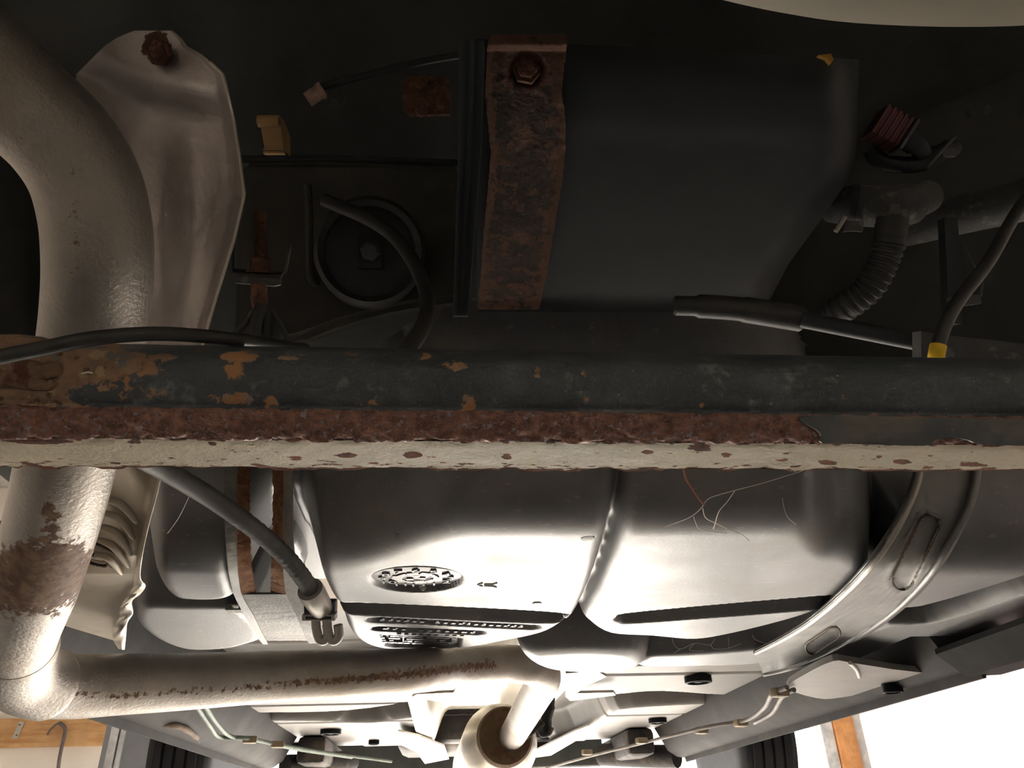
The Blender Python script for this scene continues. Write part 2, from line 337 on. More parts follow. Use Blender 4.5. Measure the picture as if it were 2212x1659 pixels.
G2 = [(1338,1334),(1400,1322),(1850,1284),(1870,1296),(1800,1312),(1400,1343),(1345,1343)]
RP = .0315
cp = [(32,1418,.69),(45,1452,.725),(90,1475,.755),(160,1482,.79),(260,1478,.835),(400,1472,.90),(600,1461,1.00),(800,1452,1.095),(900,1448,1.165),(980,1442,1.29),(1080,1434,1.42),(1145,1438,1.47),(1172,1455,1.52),(1172,1475,1.57),(1158,1500,1.66),(1138,1535,1.78),(1112,1580,1.96),(1098,1605,2.08)]
cross = spline([at(*p) for p in cp], 8)
dx = .0034
gx = np.arange(-.62, 1.05, dx); gy = np.arange(.50, 1.56, dx); X, Y = np.meshgrid(gx, gy)
s = np.full(X.shape, 9.0)
for L_ in (A, B, Cc, C2, Dl, El, F1, F2): s = np.minimum(s, polysdf(X, Y, pxpoly(L_, ZT)))
gsd = np.full(X.shape, 9.0)
for L_ in (G1, G2): gsd = np.minimum(gsd, polysdf(X, Y, pxpoly(L_, ZT)))
def rnd(s, R): 
    q = np.clip(s+R, 0, R*.96); return R-np.sqrt(R*R-q*q)
Rr = .016
z = ZT + rnd(s, Rr) + np.clip(s, 0, .03)*3.0 + np.clip(s-.042, 0, .1)*6
z += .030*sm(.006, -.008, gsd)
cD = atz(900, 1252, ZT); rD = (atz(1000, 1252, ZT)-atz(800, 1252, ZT)).length/2
def recess(sd, y0, y1, d0, d1): return (d0+(d1-d0)*np.clip((Y-y0)/(y1-y0), 0, 1))*sm(.002, -.003, sd)
z += recess(np.hypot(X-cD.x, Y-cD.y)-rD, cD.y-rD, cD.y+rD, .0005, .0085)
BARS = [((817,1339),(1148,1355),.030,20,3), ((824,1358),(1030,1367),.028,11,5)]
def segsd(a, b, w_):
    e = b-a; t_ = np.clip(((X-a.x)*e.x+(Y-a.y)*e.y)/(e.x**2+e.y**2), 0, 1); return np.hypot(X-a.x-e.x*t_, Y-a.y-e.y*t_)-w_/2
for p_, q_, w_, n_, sd_ in BARS:
    a_, b_ = atz(*p_, ZT), atz(*q_, ZT); yc_ = a_.y+(b_.y-a_.y)*np.clip((X-a_.x)/(b_.x-a_.x), 0, 1)
    z += (.0005+.0065*np.clip((Y-yc_)/w_+.5, 0, 1))*sm(.002, -.003, segsd(a_, b_, w_))
PLATE = [(817,1372),(995,1379),(993,1395),(985,1401),(850,1399),(832,1395)]
pl = [atz(x, y, ZT) for x, y in PLATE]; z += .006*sm(.002, -.003, polysdf(X, Y, pl))
z -= .014*sm(.012, -.035, polysdf(X, Y, pxpoly(Cc, ZT)))
yr = .735 + .09*sm(.34, .43, X) + .06*sm(.43, .52, X) + .12*sm(.03, -.13, X)
tt = np.clip(yr-Y, 0, None); R2 = .075
z += np.where(tt < R2*.97, R2-np.sqrt(np.maximum(R2*R2-np.minimum(tt, R2*.97)**2, 0)), R2*.757+(tt-R2*.97)*7)
for q in cross:
    h2_ = (RP+.002)**2-(X-q.x)**2-(Y-q.y)**2; z = np.where(h2_ > 0, np.maximum(z, q.z+np.sqrt(np.maximum(h2_, 0))), z)
z = np.minimum(z, .47); keep = (s < .085) & (X < .965) & ~((X > .755) & (Y > 1.232))
idx = -np.ones(X.shape, int); mb = MB(); 
ny, nx = X.shape
cell = keep[:-1,:-1] & keep[1:,:-1] & keep[:-1,1:] & keep[1:,1:] & (np.minimum(np.minimum(z[:-1,:-1], z[1:,:-1]), np.minimum(z[:-1,1:], z[1:,1:])) < .4699)
used = np.zeros(X.shape, bool); used[:-1,:-1] |= cell; used[1:,:-1] |= cell; used[:-1,1:] |= cell; used[1:,1:] |= cell
idx[used] = np.arange(used.sum()); mb.v = list(zip(X[used].tolist(), Y[used].tolist(), z[used].tolist()))
ii, jj = np.nonzero(cell); mb.f = list(zip(idx[ii,jj].tolist(), idx[ii+1,jj].tolist(), idx[ii+1,jj+1].tolist(), idx[ii,jj+1].tolist()))
TZ = z
def tankz(x, y):
    i = int(np.clip((y-.50)/dx, 0, ny-1)); j = int(np.clip((x+.62)/dx, 0, nx-1)); return TZ[i, j]
def tankpt(px, py, off=0.0):                  # point where a pixel's ray meets the tank skin
    r = ray(px, py); D = .35
    while D < 1.9:
        p = r*D
        if p.y > .5 and p.z > tankz(p.x, p.y)-.001: break
        D += .003
    return r*(D-off)
tank = thing('fuel_tank', 'large black plastic fuel tank with dusty moulded underside behind the axle beam', 'fuel tank', (.2, 1.0, ZT))
obj('tank_shell', mb, 'tank', tank, sharp=None, recalc=False)
bz = MB().box((.14, 1.03, .40), (.86, .60, .05), bev=.02); obj('tank_top', bz, 'tank', tank)
# date disc: a shallow dished recess, its plate tilting up towards the front
NT = Vector((0, .0080/(2*rD), -1)).normalized(); UT = Vector((0, -1, -.0080/(2*rD))).normalized()
def dpt(d, lift=0.0): return Vector((cD.x+d.x, cD.y+d.y, ZT+.0045+d.y*.0080/(2*rD)))+NT*(.0012+lift)
dm = MB().lathe(dpt(Vector((0,0,0)), -.004), NT, [(0,rD*.97),(.004,rD*.97),(.0042,rD*.96)], 72)
disc = obj('date_disc', dm, 'tank', tank, 30)
def letters(txt, pos, size, up, parent, name='embossed_mark', h=.005, mat='tank'):
    cu = bpy.data.curves.new('t', 'FONT'); cu.body = txt; cu.size = size; cu.extrude = h/2; cu.align_x = 'CENTER'; cu.align_y = 'CENTER'
    to = bpy.data.objects.new('t', cu); COL.objects.link(to)
    dg = bpy.context.evaluated_depsgraph_get(); me = bpy.data.meshes.new_from_object(to.evaluated_get(dg)); bpy.data.objects.remove(to)
    zax = NT; yax = Vector(up).normalized(); xax = yax.cross(zax)
    me.transform(Matrix.Translation(pos) @ Matrix((xax, yax, zax)).transposed().to_4x4())
    me.materials.clear(); return link(name, me, mat, parent)
for k in range(12):
    a = math.radians(90-30*k); d = Vector((math.cos(a), math.sin(a), 0))
    letters(str(k if k else 12), dpt(d*rD*.74), .021, UT, disc, 'embossed_numeral')
for k in range(10):
    a = math.radians(36*k+9); d = Vector((math.cos(a), math.sin(a), 0)); t_ = Vector((-d.y, d.x, 0))
    obj('embossed_mark', MB().box(dpt(d*rD*.42), (.013, .006+.003*(k%3), .004), [t_, d, (0,0,1)]), 'tank', disc)
obj('inner_ring', MB().tube([dpt(Vector((math.cos(a), math.sin(a), 0))*rD*.30) for a in np.linspace(0, 2*math.pi, 33)], .0012, 6, False), 'tank', disc)
for q in ((-.008,.006),(.006,.002),(0,-.010)): obj('embossed_mark', MB().box(dpt(Vector((q[0],q[1],0))), (.008,.006,.004)), 'tank', disc)
pb = Vector((cD.x+.006, cD.y+rD*.97, ZT+.005)); obj('raised_boss', MB().lathe(pb, (0,-1,-.2), [(0,.004),(.003,.004),(.0035,.0025)], 18), 'zinc', disc)
# recessed bars and plate with moulded marks
rr = random.Random(3)
for p_, q_, w_, n_, sd_ in BARS:
    a, b = atz(*p_, ZT), atz(*q_, ZT); t_ = (b-a).normalized(); nrm = Vector((-t_.y, t_.x, 0)); L_ = (b-a).length
    for k in range(n_):
        if rr.random() < .1: continue
        c = a+t_*(L_*(k+.5)/n_)+Vector((0,0,.0022)); wd_ = L_/n_*rr.uniform(.35,.62)
        obj('embossed_mark', MB().box(c, (wd_, .007, .005), [t_, nrm, (0,0,1)]), 'tank', tank)
        if rr.random() < .6: obj('embossed_mark', MB().box(c+t_*wd_*rr.uniform(-.4,.4)-nrm*.004, (.003, w_*.35, .005), [t_, nrm, (0,0,1)]), 'tank', tank)
rr = random.Random(4)
plate = obj('moulded_plate', MB().prism([p+Vector((0,0,.0058)) for p in pl], (0,0,.004)), 'tank', tank, 30)
for r_ in range(4):
    for k in range(20):
        if rr.random() < .2: continue
        u_ = (k+.6)/21.2; a = pl[0].lerp(pl[1], u_); b = pl[5].lerp(pl[3], u_); c = a.lerp(b, .10+.2*r_)
        obj('embossed_mark', MB().box(c+Vector((0,0,.0035)), (rr.uniform(.004,.009), rr.uniform(.004,.009), .006)), 'tank', plate)
for k in range(9):
    c = atz(862+16*k+(8 if k > 5 else 0), 1369+.5*k, ZT); obj('embossed_mark', MB().box(c, (.006,.005,.003)), 'tank', tank)
ar = MB()
for L_ in (((1032,1263),(1042,1259)),((1032,1263),(1042,1266)),((1046,1262),(1066,1262)),((1066,1262),(1073,1259)),((1046,1265),(1065,1266)),((1065,1266),(1072,1268))):
    ar.tube([atz(*L_[0], ZT-.0002), atz(*L_[1], ZT-.0002)], .0011, 6)
obj('moulded_arrow', ar, 'tank', tank)
for x, y in ((866,1164),(1270,1164)):
    c = tankpt(x, y); n_ = Vector((0,-.1,-1)) if x > 1000 else Vector((-.2,-.5,-.85)); obj('vent_mark', MB().lathe(c, n_, [(-.002,.007),(.0002,.007),(.0004,.006)], 20), 'tank', tank)
obj('drain_dimple', MB().lathe(atz(1160, 1303, ZT), (0,0,-1), [(-.002,.006),(.001,.006),(.0015,.004)], 16), 'tank', tank)

# ================================================================== tank straps
sL = thing('tank_strap', 'rusty slotted tank strap beside the dark brake cable', 'tank strap', tankpt(560, 1150), 'fuel tank straps')
Lr = [(995,487,512,540,588,612,632),(1060,484,510,538,590,612,632),(1120,484,510,538,588,610,632),(1180,488,511,540,588,610,634),(1240,494,514,544,586,612,640),(1280,503,520,552,584,616,646),(1300,512,530,552,606,626,652),(1330,528,548,570,620,640,668),(1360,545,562,585,634,652,684),(1385,562,576,596,640,664,694),(1398,574,582,600,642,672,700)]
ys = [r[0] for r in Lr]
def Lx(k, y): return interp(y, ys, [r[k] for r in Lr])
def ZS(px, py, off):                            # height of strap = smooth hull of the tank underside
    r = ray(px, py); D = .35
    while D < 1.9:
        p = r*D; t_ = max(yr0-p.y, 0); hz = ZT + (R2-math.sqrt(R2*R2-t_*t_) if t_ < R2*.97 else R2*.757+(t_-R2*.97)*7)
        hz += 0
        if p.z > hz: break
        D += .002
    return r*(D-off)
yr0 = .85; yend = 1.2
def strip(k0, k1, y0, y1, off0, off1, n=60, jag=0, rough=False):
    G = []
    for y in np.linspace(y0, y1, n):
        G.append([ZS(Lx(k0, y)+(Lx(k1, y)-Lx(k0, y))*u, y, off0+(off1-off0)*u) for u in np.linspace(0, 1, 5)])
    if jag:
        for i in range(5): G[-1][i] = G[-1][i]+Vector((0,random.uniform(-jag,jag),random.uniform(0,jag)))
    G = [[q+Vector((random.uniform(-1,1), random.uniform(-1,1), random.uniform(-1,1)))*(.0007 if rough else 0) for q in row] for row in G]
    return MB().shell(G, (0,.002,.003))
def sp(name, k0, k1, y0, y1, a, b, mat, rust, jag=0):
    m = strip(k0, k1, y0, y1, a, b, jag=jag, rough=rust > .3); m.a['rust'] = [rust]*len(m.v); return obj(name, m, mat, sL)
sp('edge_flange', 1, 2, 995, 1392, .034, .022, 'strap_paint', .05)
sp('slot_wall', 2, 3, 995, 1284, .020, .006, 'strap_paint', .85)
sp('slot_wall', 4, 5, 995, 1284, .006, .020, 'strap_paint', .7)
sp('edge_flange', 5, 6, 995, 1390, .022, .036, 'strap_paint', .05)
m = strip(2, 5, 1284, 1386, .018, .020, jag=.010); m.a['rust'] = [.55 if (v[1] > 1.175) else .2 for v in m.v]; obj('lower_plate', m, 'strap_paint', sL)

sR = thing('tank_strap', 'grey tank strap with two slots curving over the right end of the tank', 'tank strap', tankpt(1950, 1230), 'fuel tank straps')
cl = spline([Vector((x, y, w_)) for x, y, w_ in ((2052,990,72),(2040,1060,72),(2010,1130,70),(1965,1205,68),(1905,1275,62),(1840,1330,54),(1770,1378,46),(1700,1412,38),(1640,1434,30))], 8)
yr0 = .86; yend = 1.5
G = []; rust = []
slots = [((2005,1135),(1950,1250),24),((1800,1368),(1755,1398),15)]
def slotd(x, y):
    d = 99
    for a, b, w_ in slots:
        a = Vector(a); b = Vector(b); e = b-a; t_ = max(0, min(1, (Vector((x, y))-a).dot(e)/e.dot(e))); d = min(d, (Vector((x, y))-(a+e*t_)).length-w_)
    return d
for i, c in enumerate(cl):
    tn = (cl[min(i+1, len(cl)-1)]-cl[max(i-1, 0)]); n2 = Vector((-tn.y, tn.x)).normalized()
    row = []
    for u in np.linspace(-1, 1, 41):
        x = c.x+n2.x*u*c.z; y = c.y+n2.y*u*c.z; q = abs(u)
        off = .030 + .010*float(sm(.74, .82, q)) - .016*float(sm(.93, 1.0, q))
        sd = slotd(x, y); off -= .007*float(sm(3, -3, sd)); off += .003*float(sm(9, 2, abs(sd-3)))
        row.append(ZS(x, y, off)); rust.append(.9*float(sm(8, 0, abs(sd+1)))*(1 if u > -.2 else .8))
    G.append(row)
m = MB().shell(G, (0,.001,.003)); m.a['rust'] = rust+rust; obj('strap_band', m, 'strap_grey', sR, 50)
for sg, rr_, mt in ((-1, .0038, 'zinc'), (1, .0030, 'strap_grey')):
    P = []
    for i, c in enumerate(cl):
        tn = (cl[min(i+1, len(cl)-1)]-cl[max(i-1, 0)]); n2 = Vector((-tn.y, tn.x)).normalized(); u = sg*.84
        P.append(ZS(c.x-n2.x*u*c.z, c.y-n2.y*u*c.z, .038))
    obj('edge_bead', MB().tube(P, rr_, 10), mt, sR)
def bead(a, b, w_, off):
    a = Vector(a); b = Vector(b); e = (b-a).normalized(); n2 = Vector((-e.y, e.x)); P = []
    for k in range(12): an = math.pi/2+math.pi*k/11; q = a+(e*math.cos(an)+n2*math.sin(an))*w_; P.append(ZS(q.x, q.y, off))
    for k in range(12): an = -math.pi/2+math.pi*k/11; q = b+(e*math.cos(an)+n2*math.sin(an))*w_; P.append(ZS(q.x, q.y, off))
    return MB().tube(P+[P[0]], .0016, 6, False)
for a, b, w_ in slots: obj('slot_rim', bead(a, b, w_, .028), 'subframe', sR)

# ================================================================== axle beam
prof = [(757,.428),(760,.418),(768,.409),(780,.403),(800,.399),(822,.397),(845,.397),(868,.3975),(882,.399),(890,.3985)]
PX0 = 1100
def wpt(py, D): p = at(PX0, py, D); return (p.y, p.z)
up_p = [wpt(a, b) for a, b in prof]
r_p = [wpt(a, b) for a, b in ((888,.3985),(896,.3968),(908,.3965),(922,.397),(936,.3985),(948,.400),(956,.402))]
f_p = [wpt(a, b) for a, b in ((954,.4015),(965,.4055),(980,.413),(995,.421),(1006,.427),(1012,.431))]
XS = np.linspace(-.50, .76, 760)
beam = thing('axle_beam', 'long rusty rear axle beam with dark painted tube and cream lower flange', 'axle beam', (0, .36, .18))
def extr(pr, sub, disp, seed, cells):
    P = spline([Vector((a, b, 0)) for a, b in pr], sub); n = len(XS); m_ = len(P)
    nz = disp*(vnoise(n, m_, cells, seed)+.5*vnoise(n, m_, (cells[0]*2.1, cells[1]*2), seed+1))
    G = []
    for i, x in enumerate(XS):
        row = []
        for j, p in enumerate(P):
            tn = P[min(j+1, m_-1)]-P[max(j-1, 0)]; nn = Vector((-abs(tn.y), -abs(tn.x)*1.0)).normalized()
            row.append(Vector((x, p.x+nn.x*nz[i, j], p.y+nn.y*nz[i, j])))
        G.append(row)
    return G
spots = [(350,772,34,8,1.2),(300,790,60,25,.9),(520,770,45,14,1.1),(505,800,24,24,1),(625,774,38,7,1),(330,850,30,14,.9),(500,862,48,16,1.1),(585,868,16,14,.9),(800,875,30,14,.7),(920,770,14,9,.8),(985,790,28,13,1),(1012,870,18,18,1.1),(1000,890,22,8,.8),(1160,805,14,16,1),(1262,808,9,12,.8),(1125,880,10,9,.7),(1265,862,7,7,.8),(1515,876,9,9,.9),(1820,858,7,7,.8),(1880,897,16,6,.8),(700,828,7,7,.6),(430,760,20,6,.7),(250,800,60,60,.8),(760,765,25,4,.8)]
def pxof(p):
    d = p.dot(FW); return W/2+F*p.dot(RT)/d, H/2-F*p.dot(UP)/d
G = extr(up_p, 4, .0006, 11, (60, 4)); m = MB()
cn = vnoise(len(XS), len(G[0]), (150, 8), 77)+.7*vnoise(len(XS), len(G[0]), (310, 14), 78)
for i, row in enumerate(G):
    k = float(sm(-.17, -.22, XS[i]))
    if k > 0:
        for j in range(1, len(row)-1): row[j] = row[j]-Vector((0, .8, .6))*(.0065*k*max(-.12, cn[i, j]))
R_, K_ = [], []
for row in G:
    for p in row:
        x, y = pxof(p); a = 0
        for sx, sy, rx, ry, st in spots: a = max(a, st*max(0, 1-.55*((x-sx)**2/rx**2+(y-sy)**2/ry**2)))
        R_.append(a*.8)
        lim = 240+60*math.sin(y*.05)+(800-y)*.7
        K_.append(float(sm(lim+80, lim-60, x))*.95)
back = [[Vector((x, a, b)) for a, b in ((.372,.222),(.40,.215),(.405,.195),(.395,.178))] for x in XS]
m.grid(G); m.a['rust'] = R_; m.a['crust'] = K_
upp = obj('upper_tube', m, 'beam_paint', beam, 60, False)
m = MB().grid([[r[0]] + b for r, b in zip(G, back)]); m.a['rust'] = [0]*len(m.v); m.a['crust'] = [0]*len(m.v); obj('rear_wall', m, 'beam_paint', beam, 60, False)
G2_ = extr(r_p, 4, .0022, 23, (330, 9)); 
m = MB().grid(G2_); obj('rust_band', m, 'rust_scale', beam, None, False)
G3 = extr(f_p, 4, .0005, 31, (120, 4)); jag = .0042*(vnoise(len(XS), 1, (90, 1), 5)[:,0]+.6*vnoise(len(XS), 1, (260, 1), 6)[:,0])
for i, row in enumerate(G3):
    for k, w_ in ((-1, 1), (-2, .6), (-3, .25)): row[k] = row[k]+Vector((0, jag[i]*w_*1.1, -abs(jag[i])*w_*.3))
    row.append(row[-1]+Vector((0,.001,.006))); row.append(Vector((row[-1].x, .395, .178)))
m = MB().grid(G3); rs = []
chips = [(290,955,16,5),(460,960,8,4),(750,983,20,6),(890,982,18,8),(1095,988,10,5),(1400,975,12,6),(1510,968,25,8),(1690,993,14,4),(1790,1000,16,5),(1950,997,18,5),(1570,983,10,5),(2100,1003,26,5),(2010,985,7,3),(1900,985,10,4),(90,950,70,12),(640,990,14,5)]
for row in G3:
    for j, p in enumerate(row):
        x, y = pxof(p); a = .30*float(sm(11, 17, j)) + (.45 if j > len(row)-5 else 0)
        for sx, sy, rx, ry in chips: a = max(a, .95*max(0, 1-.5*((x-sx)**2/rx**2+(y-sy)**2/ry**2)))
        rs.append(a+.12)
m.a['rust'] = rs; obj('lower_flange', m, 'flange_paint', beam, 60, False)
# surviving paint skin on the right of the rust band
def flake(outline, lift, name, mat):
    def srf(x, y):
        r = ray(x, y); best = None
        for (y0_, z0_), (y1_, z1_) in zip(r_p[:-1], r_p[1:]):
            e = (y1_-y0_, z1_-z0_); den = r.y*e[1]-r.z*e[0]
            if abs(den) < 1e-9: continue
            k = (y0_*e[1]-z0_*e[0])/den; u = ((k*r.y-y0_)*e[0]+(k*r.z-z0_)*e[1])/(e[0]**2+e[1]**2)
            q = max(0, -u, u-1)
            if best is None or q < best[0]: best = (q, k)
        return r*best[1]-FW*lift
    P = smoothpoly([(x, y) for x, y in outline], 3); mb_ = MB()
    mb_.prism([srf(p.x, p.y) for p in P], FW*.0025); return obj(name, mb_, mat, beam, 30)
flake([(1722,903),(1740,917),(1762,930),(1770,942),(1772,956),(1850,958),(1990,962),(2012,950),(2050,944),(2085,950),(2110,958),(2212,962),(2400,964),(2400,912),(2212,905),(2000,901),(1850,897),(1760,897)], .0032, 'paint_flake', 'bare_flake')
def beamat(px, py, lift=0.0, pr=None):
    r = ray(px, py); best = None; pr = pr or (up_p+r_p)
    for (y0_, z0_), (y1_, z1_) in zip(pr[:-1], pr[1:]):
        e = (y1_-y0_, z1_-z0_); den = r.y*e[1]-r.z*e[0]
        if abs(den) < 1e-9: continue
        k = (y0_*e[1]-z0_*e[0])/den; u = ((k*r.y-y0_)*e[0]+(k*r.z-z0_)*e[1])/(e[0]**2+e[1]**2); q = max(0, -u, u-1)
        if best is None or q < best[0]-1e-6 or (abs(q-best[0]) < 1e-6 and k < best[1]): best = (q, k)
    return r*(best[1]-lift)
# crushed rusty end bracket
eb = MB(); G = []
for i, x in enumerate(np.linspace(-60, 130, 26)):
    row = []
    for j, y in enumerate(np.linspace(722, 780, 12)):
        yy = 722+ (26*max(0, (x-40)/90)**1.5) + (y-722)*(1-max(0, (x-40)/90)*.5)
        row.append(at(x, yy, .398-.016*math.sin(math.pi*j/14)+random.uniform(-.0006,.0006)))
    G.append(row)
obj('end_bracket', eb.shell(G, FW*.012), 'rust_crust', beam, 60)
for pts, rr_ in (([(-60,782),(0,788),(50,796),(95,800),(118,795),(128,782)], .0040), ([(-60,822),(0,824),(60,826),(104,832),(116,822)], .0032), ([(-60,800),(0,806),(60,812),(108,814)], .0026)):
    P = spline([beamat(x, y, .0015) for x, y in pts], 8); rad = [rr_*(1+.18*math.sin(i*.45)+random.uniform(-.05,.05))*(1 if i < len(P)-8 else .4+.6*(len(P)-1-i)/8) for i in range(len(P))]
    obj('crushed_seam', MB().tube(P, rad, 10), 'rust_crust', beam, 70)
crk = MB().tube(spline([beamat(x, y, .001) for x, y in ((176,808),(188,804),(200,806))], 4), .0004, 6); obj('rust_sliver', crk, 'web', beam)

# ================================================================== exhaust
ex = thing('exhaust_pipe', 'long bent steel exhaust pipe passing over the axle beam and across the tank', 'exhaust pipe', at(200, 600, .48))
RP = .0315
tp = [(-900,-520,.40),(-420,-230,.415),(-110,60,.435),(-20,155,.445),(60,232,.455),(130,300,.463),(182,380,.470),(207,470,.475),(214,560,.480),(210,650,.490),(196,760,.500),(166,900,.520),(138,1030,.540),(108,1150,.565),(74,1270,.60),(42,1360,.645),(32,1418,.69)]
tail = spline([at(*p) for p in tp], 8)
m = MB().tube(tail, RP, 40); rs = []
for v in m.v:
    x, y = pxof(Vector(v)); a = 1.1*max(0, 1-.6*((x-80)**2/150**2+(y-1245+.1*(x-90))**2/85**2)); a = max(a, .8*max(0, 1-.6*((x-110)**2/28**2+(y-1120)**2/60**2)), .45*max(0, 1-((x-160)**2/25**2+(y-480)**2/260**2)))
    rs.append(a)
m.a['rust'] = rs; tpo = obj('tail_pipe', m, 'pipe_steel', ex, 60)
rad = [RP if i < 60 else RP+.003*min(1, (i-60)/30) for i in range(len(cross))]
m = MB().tube(cross, rad, 40); rs = []
for v in m.v:
    x, y = pxof(Vector(v)); c = interp(x, [100,250,450,700,850,1050], [1494,1504,1490,1472,1460,1436]); a = (.62+.22*float(sm(480, 760, x)))*max(0, 1-abs(y-c)/(15+6*float(sm(600, 900, x))))*(1 if 150 < x < 1075 else 0)
    rs.append(a)
m.a['rust'] = rs; cro = obj('cross_pipe', m, 'pipe_steel', ex, 60)
def ring_on(path, i, r, rt, name, mat, par):
    c = path[i]; t_ = (path[i+1]-path[i-1]).normalized(); u = t_.orthogonal().normalized(); w_ = t_.cross(u)
    return obj(name, MB().tube([c+(u*math.cos(a)+w_*math.sin(a))*r for a in np.linspace(0, 2*math.pi, 41)], rt, 8, False), mat, par)
# elbow sleeve slipped over the cross pipe
sl = tail[-6:-1]+cross[:20]; m = MB().tube(sl, [RP+.0022 if 0 < i < len(sl)-1 else RP+.0004 for i in range(len(sl))], 40); m.a['rust'] = [.0]*len(m.v); obj('elbow_sleeve', m, 'pipe_steel', ex, 60)
m = MB().tube(spline([p+Vector((RP*.99, 0, .002)) for p in tail[-14:-2]], 3), .0022, 8); obj('seam_weld', m, 'rust_crust', ex)
# resonator ahead of the pipe
rc = at(1090, 1592, 2.02); rdir = (at(1040, 1662, 2.7)-rc).normalized()
obj('flange_ring', MB().lathe(rc-rdir*.02, rdir, [(0,.052),(0,.068),(.012,.074),(.03,.074),(.04,.068)], 48), 'rust_edge', ex, 40)
obj('resonator_body', MB().lathe(rc+rdir*.015, rdir, [(0,.06),(.05,.085),(.12,.105),(.7,.105),(.78,.06)], 48), 'bright_alu', ex, 50)
obj('clamp_collar', MB().lathe(cross[-1]-(cross[-1]-cross[-6]).normalized()*.05, cross[-1]-cross[-6], [(0,.036),(0,.044),(.05,.046),(.05,.03)], 32), 'subframe', ex, 40)
obj('hanger_rod', MB().tube(spline([at(x, y, 1.95) for x, y in ((1108,1605),(1140,1590),(1172,1562),(1168,1570),(1165,1580),(1172,1588),(1186,1584),(1192,1572))], 6), .006, 10), 'subframe', ex)
hb = thing('rubber_hanger', 'black rubber exhaust hanger above the hooked rod', 'rubber hanger', at(1182, 1530, 1.97))
obj('hanger_strap', MB().tube(spline([at(x, y, 1.97) for x, y in ((1190,1490),(1187,1520),(1181,1545),(1180,1578))], 5), [.013]*6+[.016]*5+[.014]*5, 12), 'rubber', hb)

# ================================================================== heat shields
hs = thing('heat_shield', 'brown grey curved metal heat shield with rusty nut behind the tail pipe', 'heat shield', at(340, 400, .58))
yy = [66,80,100,120,160,260,340,420,520,640,760,840]; xl = [290,255,225,205,165,150,145,140,135,130,125,120]; xr = [372,390,405,440,482,505,518,528,505,468,432,405]
G = []; rs = []
for y in np.linspace(66, 830, 90):
    row = []; a, b = interp(y, yy, xl), interp(y, yy, xr)
    for u in np.linspace(0, 1, 44):
        x = a+(b-a)*u
        D = .585 - .030*((x-330)/200)**2 + .00006*(y-400)*.3
        cv = 135+ .62*(x-205) - .0011*(x-205)**2         # crease of the upper tab
        D -= .022*float(sm(25, -75, y-(cv+30)))
        D += .012*math.exp(-((x-430)**2/50**2+(y-470)**2/160**2)) - .008*math.exp(-((x-345)**2/40**2+(y-520)**2/200**2))
        D -= .012*float(sm(.93, 1.0, u))
        row.append(at(x, y, D)); rs.append(1.1*max(0, 1-((x-338)**2/42**2+(y-105)**2/46**2)))
    G.append(row)
m = MB().shell(G, FW*.0016); m.a['rust'] = rs+rs; obj('shield_panel', m, 'shield_alu', hs, 60)
edge = [r[-1] for r in G]; obj('rolled_edge', MB().tube(edge[8:], .0011, 8), 'bright_alu', hs)
nc = at(343, 112, .548); nd = -FW
m = MB().lathe(nc, nd, [(-.004,.0095),(.0,.0095),(.001,.0085),(.001,.006),(.004,.0055),(.005,.004)], 6); obj('mounting_nut', m, 'bolt_rust', hs, 30)
h2 = thing('heat_shield', 'cream ribbed heat shield with crumpled lip between exhaust pipe and tank', 'heat shield', at(250, 1200, .68))
SLITS = [[(206,1170),(232,1182),(258,1196)], [(198,1196),(222,1204),(244,1222)], [(196,1214),(215,1219),(228,1220)]]
def segpx(x, y, pts):
    d = 1e9
    for a, b in zip(pts[:-1], pts[1:]):
        e = (b[0]-a[0], b[1]-a[1]); t_ = max(0, min(1, ((x-a[0])*e[0]+(y-a[1])*e[1])/(e[0]**2+e[1]**2))); d = min(d, math.hypot(x-a[0]-e[0]*t_, y-a[1]-e[1]*t_))
    return d
yy = [985,1015,1060,1130,1200,1250,1300,1350,1395]; xr = [354,350,340,320,305,298,275,262,258]; xl = [200,190,160,120,90,60,60,95,240]
G = []
for y in np.linspace(985, 1395, 190):
    row = []; a, b = interp(y, yy, xl), interp(y, yy, xr)
    bt = 1342+ (b-100)*.3
    for u in np.linspace(0, 1, 90):
        x = a+(b-a)*u; ys_ = min(y, 1340+(x-100)*.30)
        D = interp(ys_, [985,1200,1240,1400], [.60,.655,.68,.93]) + .05*(1-u)**1.5*float(sm(1300,1150,ys_))
        rad = math.hypot((x-110)*1.0, (ys_-1330)*.62); ph = rad/11.0
        D += .005*math.sin(ph)*float(sm(1235, 1170, ys_-(x-230)*.25))*float(sm(.97, .85, u))
        D += .010*float(sm(5, 1.5, min(segpx(x, ys_, q) for q in SLITS)))
        row.append(at(x, ys_, D))
    G.append(row)
obj('ribbed_panel', MB().shell(G, FW*.0016), 'shield_warm', h2, 60)
for k, (pts, mt) in enumerate([([(216,1075),(262,1090),(296,1130)],0), ([(214,1105),(258,1122),(290,1165)],0), ([(210,1135),(252,1152),(284,1200)],0), ([(208,1165),(245,1180),(278,1225)],0), ([(204,1198),(235,1206),(262,1240)],0), ([(206,1170),(232,1182),(258,1196)],1), ([(198,1196),(222,1204),(244,1222)],1), ([(196,1214),(215,1219),(228,1220)],1)]):
    P = spline([at(x, y, interp(y, [985,1200,1240,1400], [.60,.655,.68,.93])-(.001 if mt else .004)) for x, y in [(q[0], q[1]-(5 if mt else 0)) for q in pts]], 8)
    obj('vent_slot' if mt else 'rib', MB().tube(P, [(.0014 if mt else .0034)*math.sin(math.pi*(i+1)/(len(P)+1))**.5 for i in range(len(P))], 8), 'shield_warm', h2, 60)
la = [(352,1005),(341,1060),(322,1130),(307,1200),(302,1248),(313,1266),(302,1284),(284,1300),(286,1326),(274,1346),(271,1372),(268,1404)]
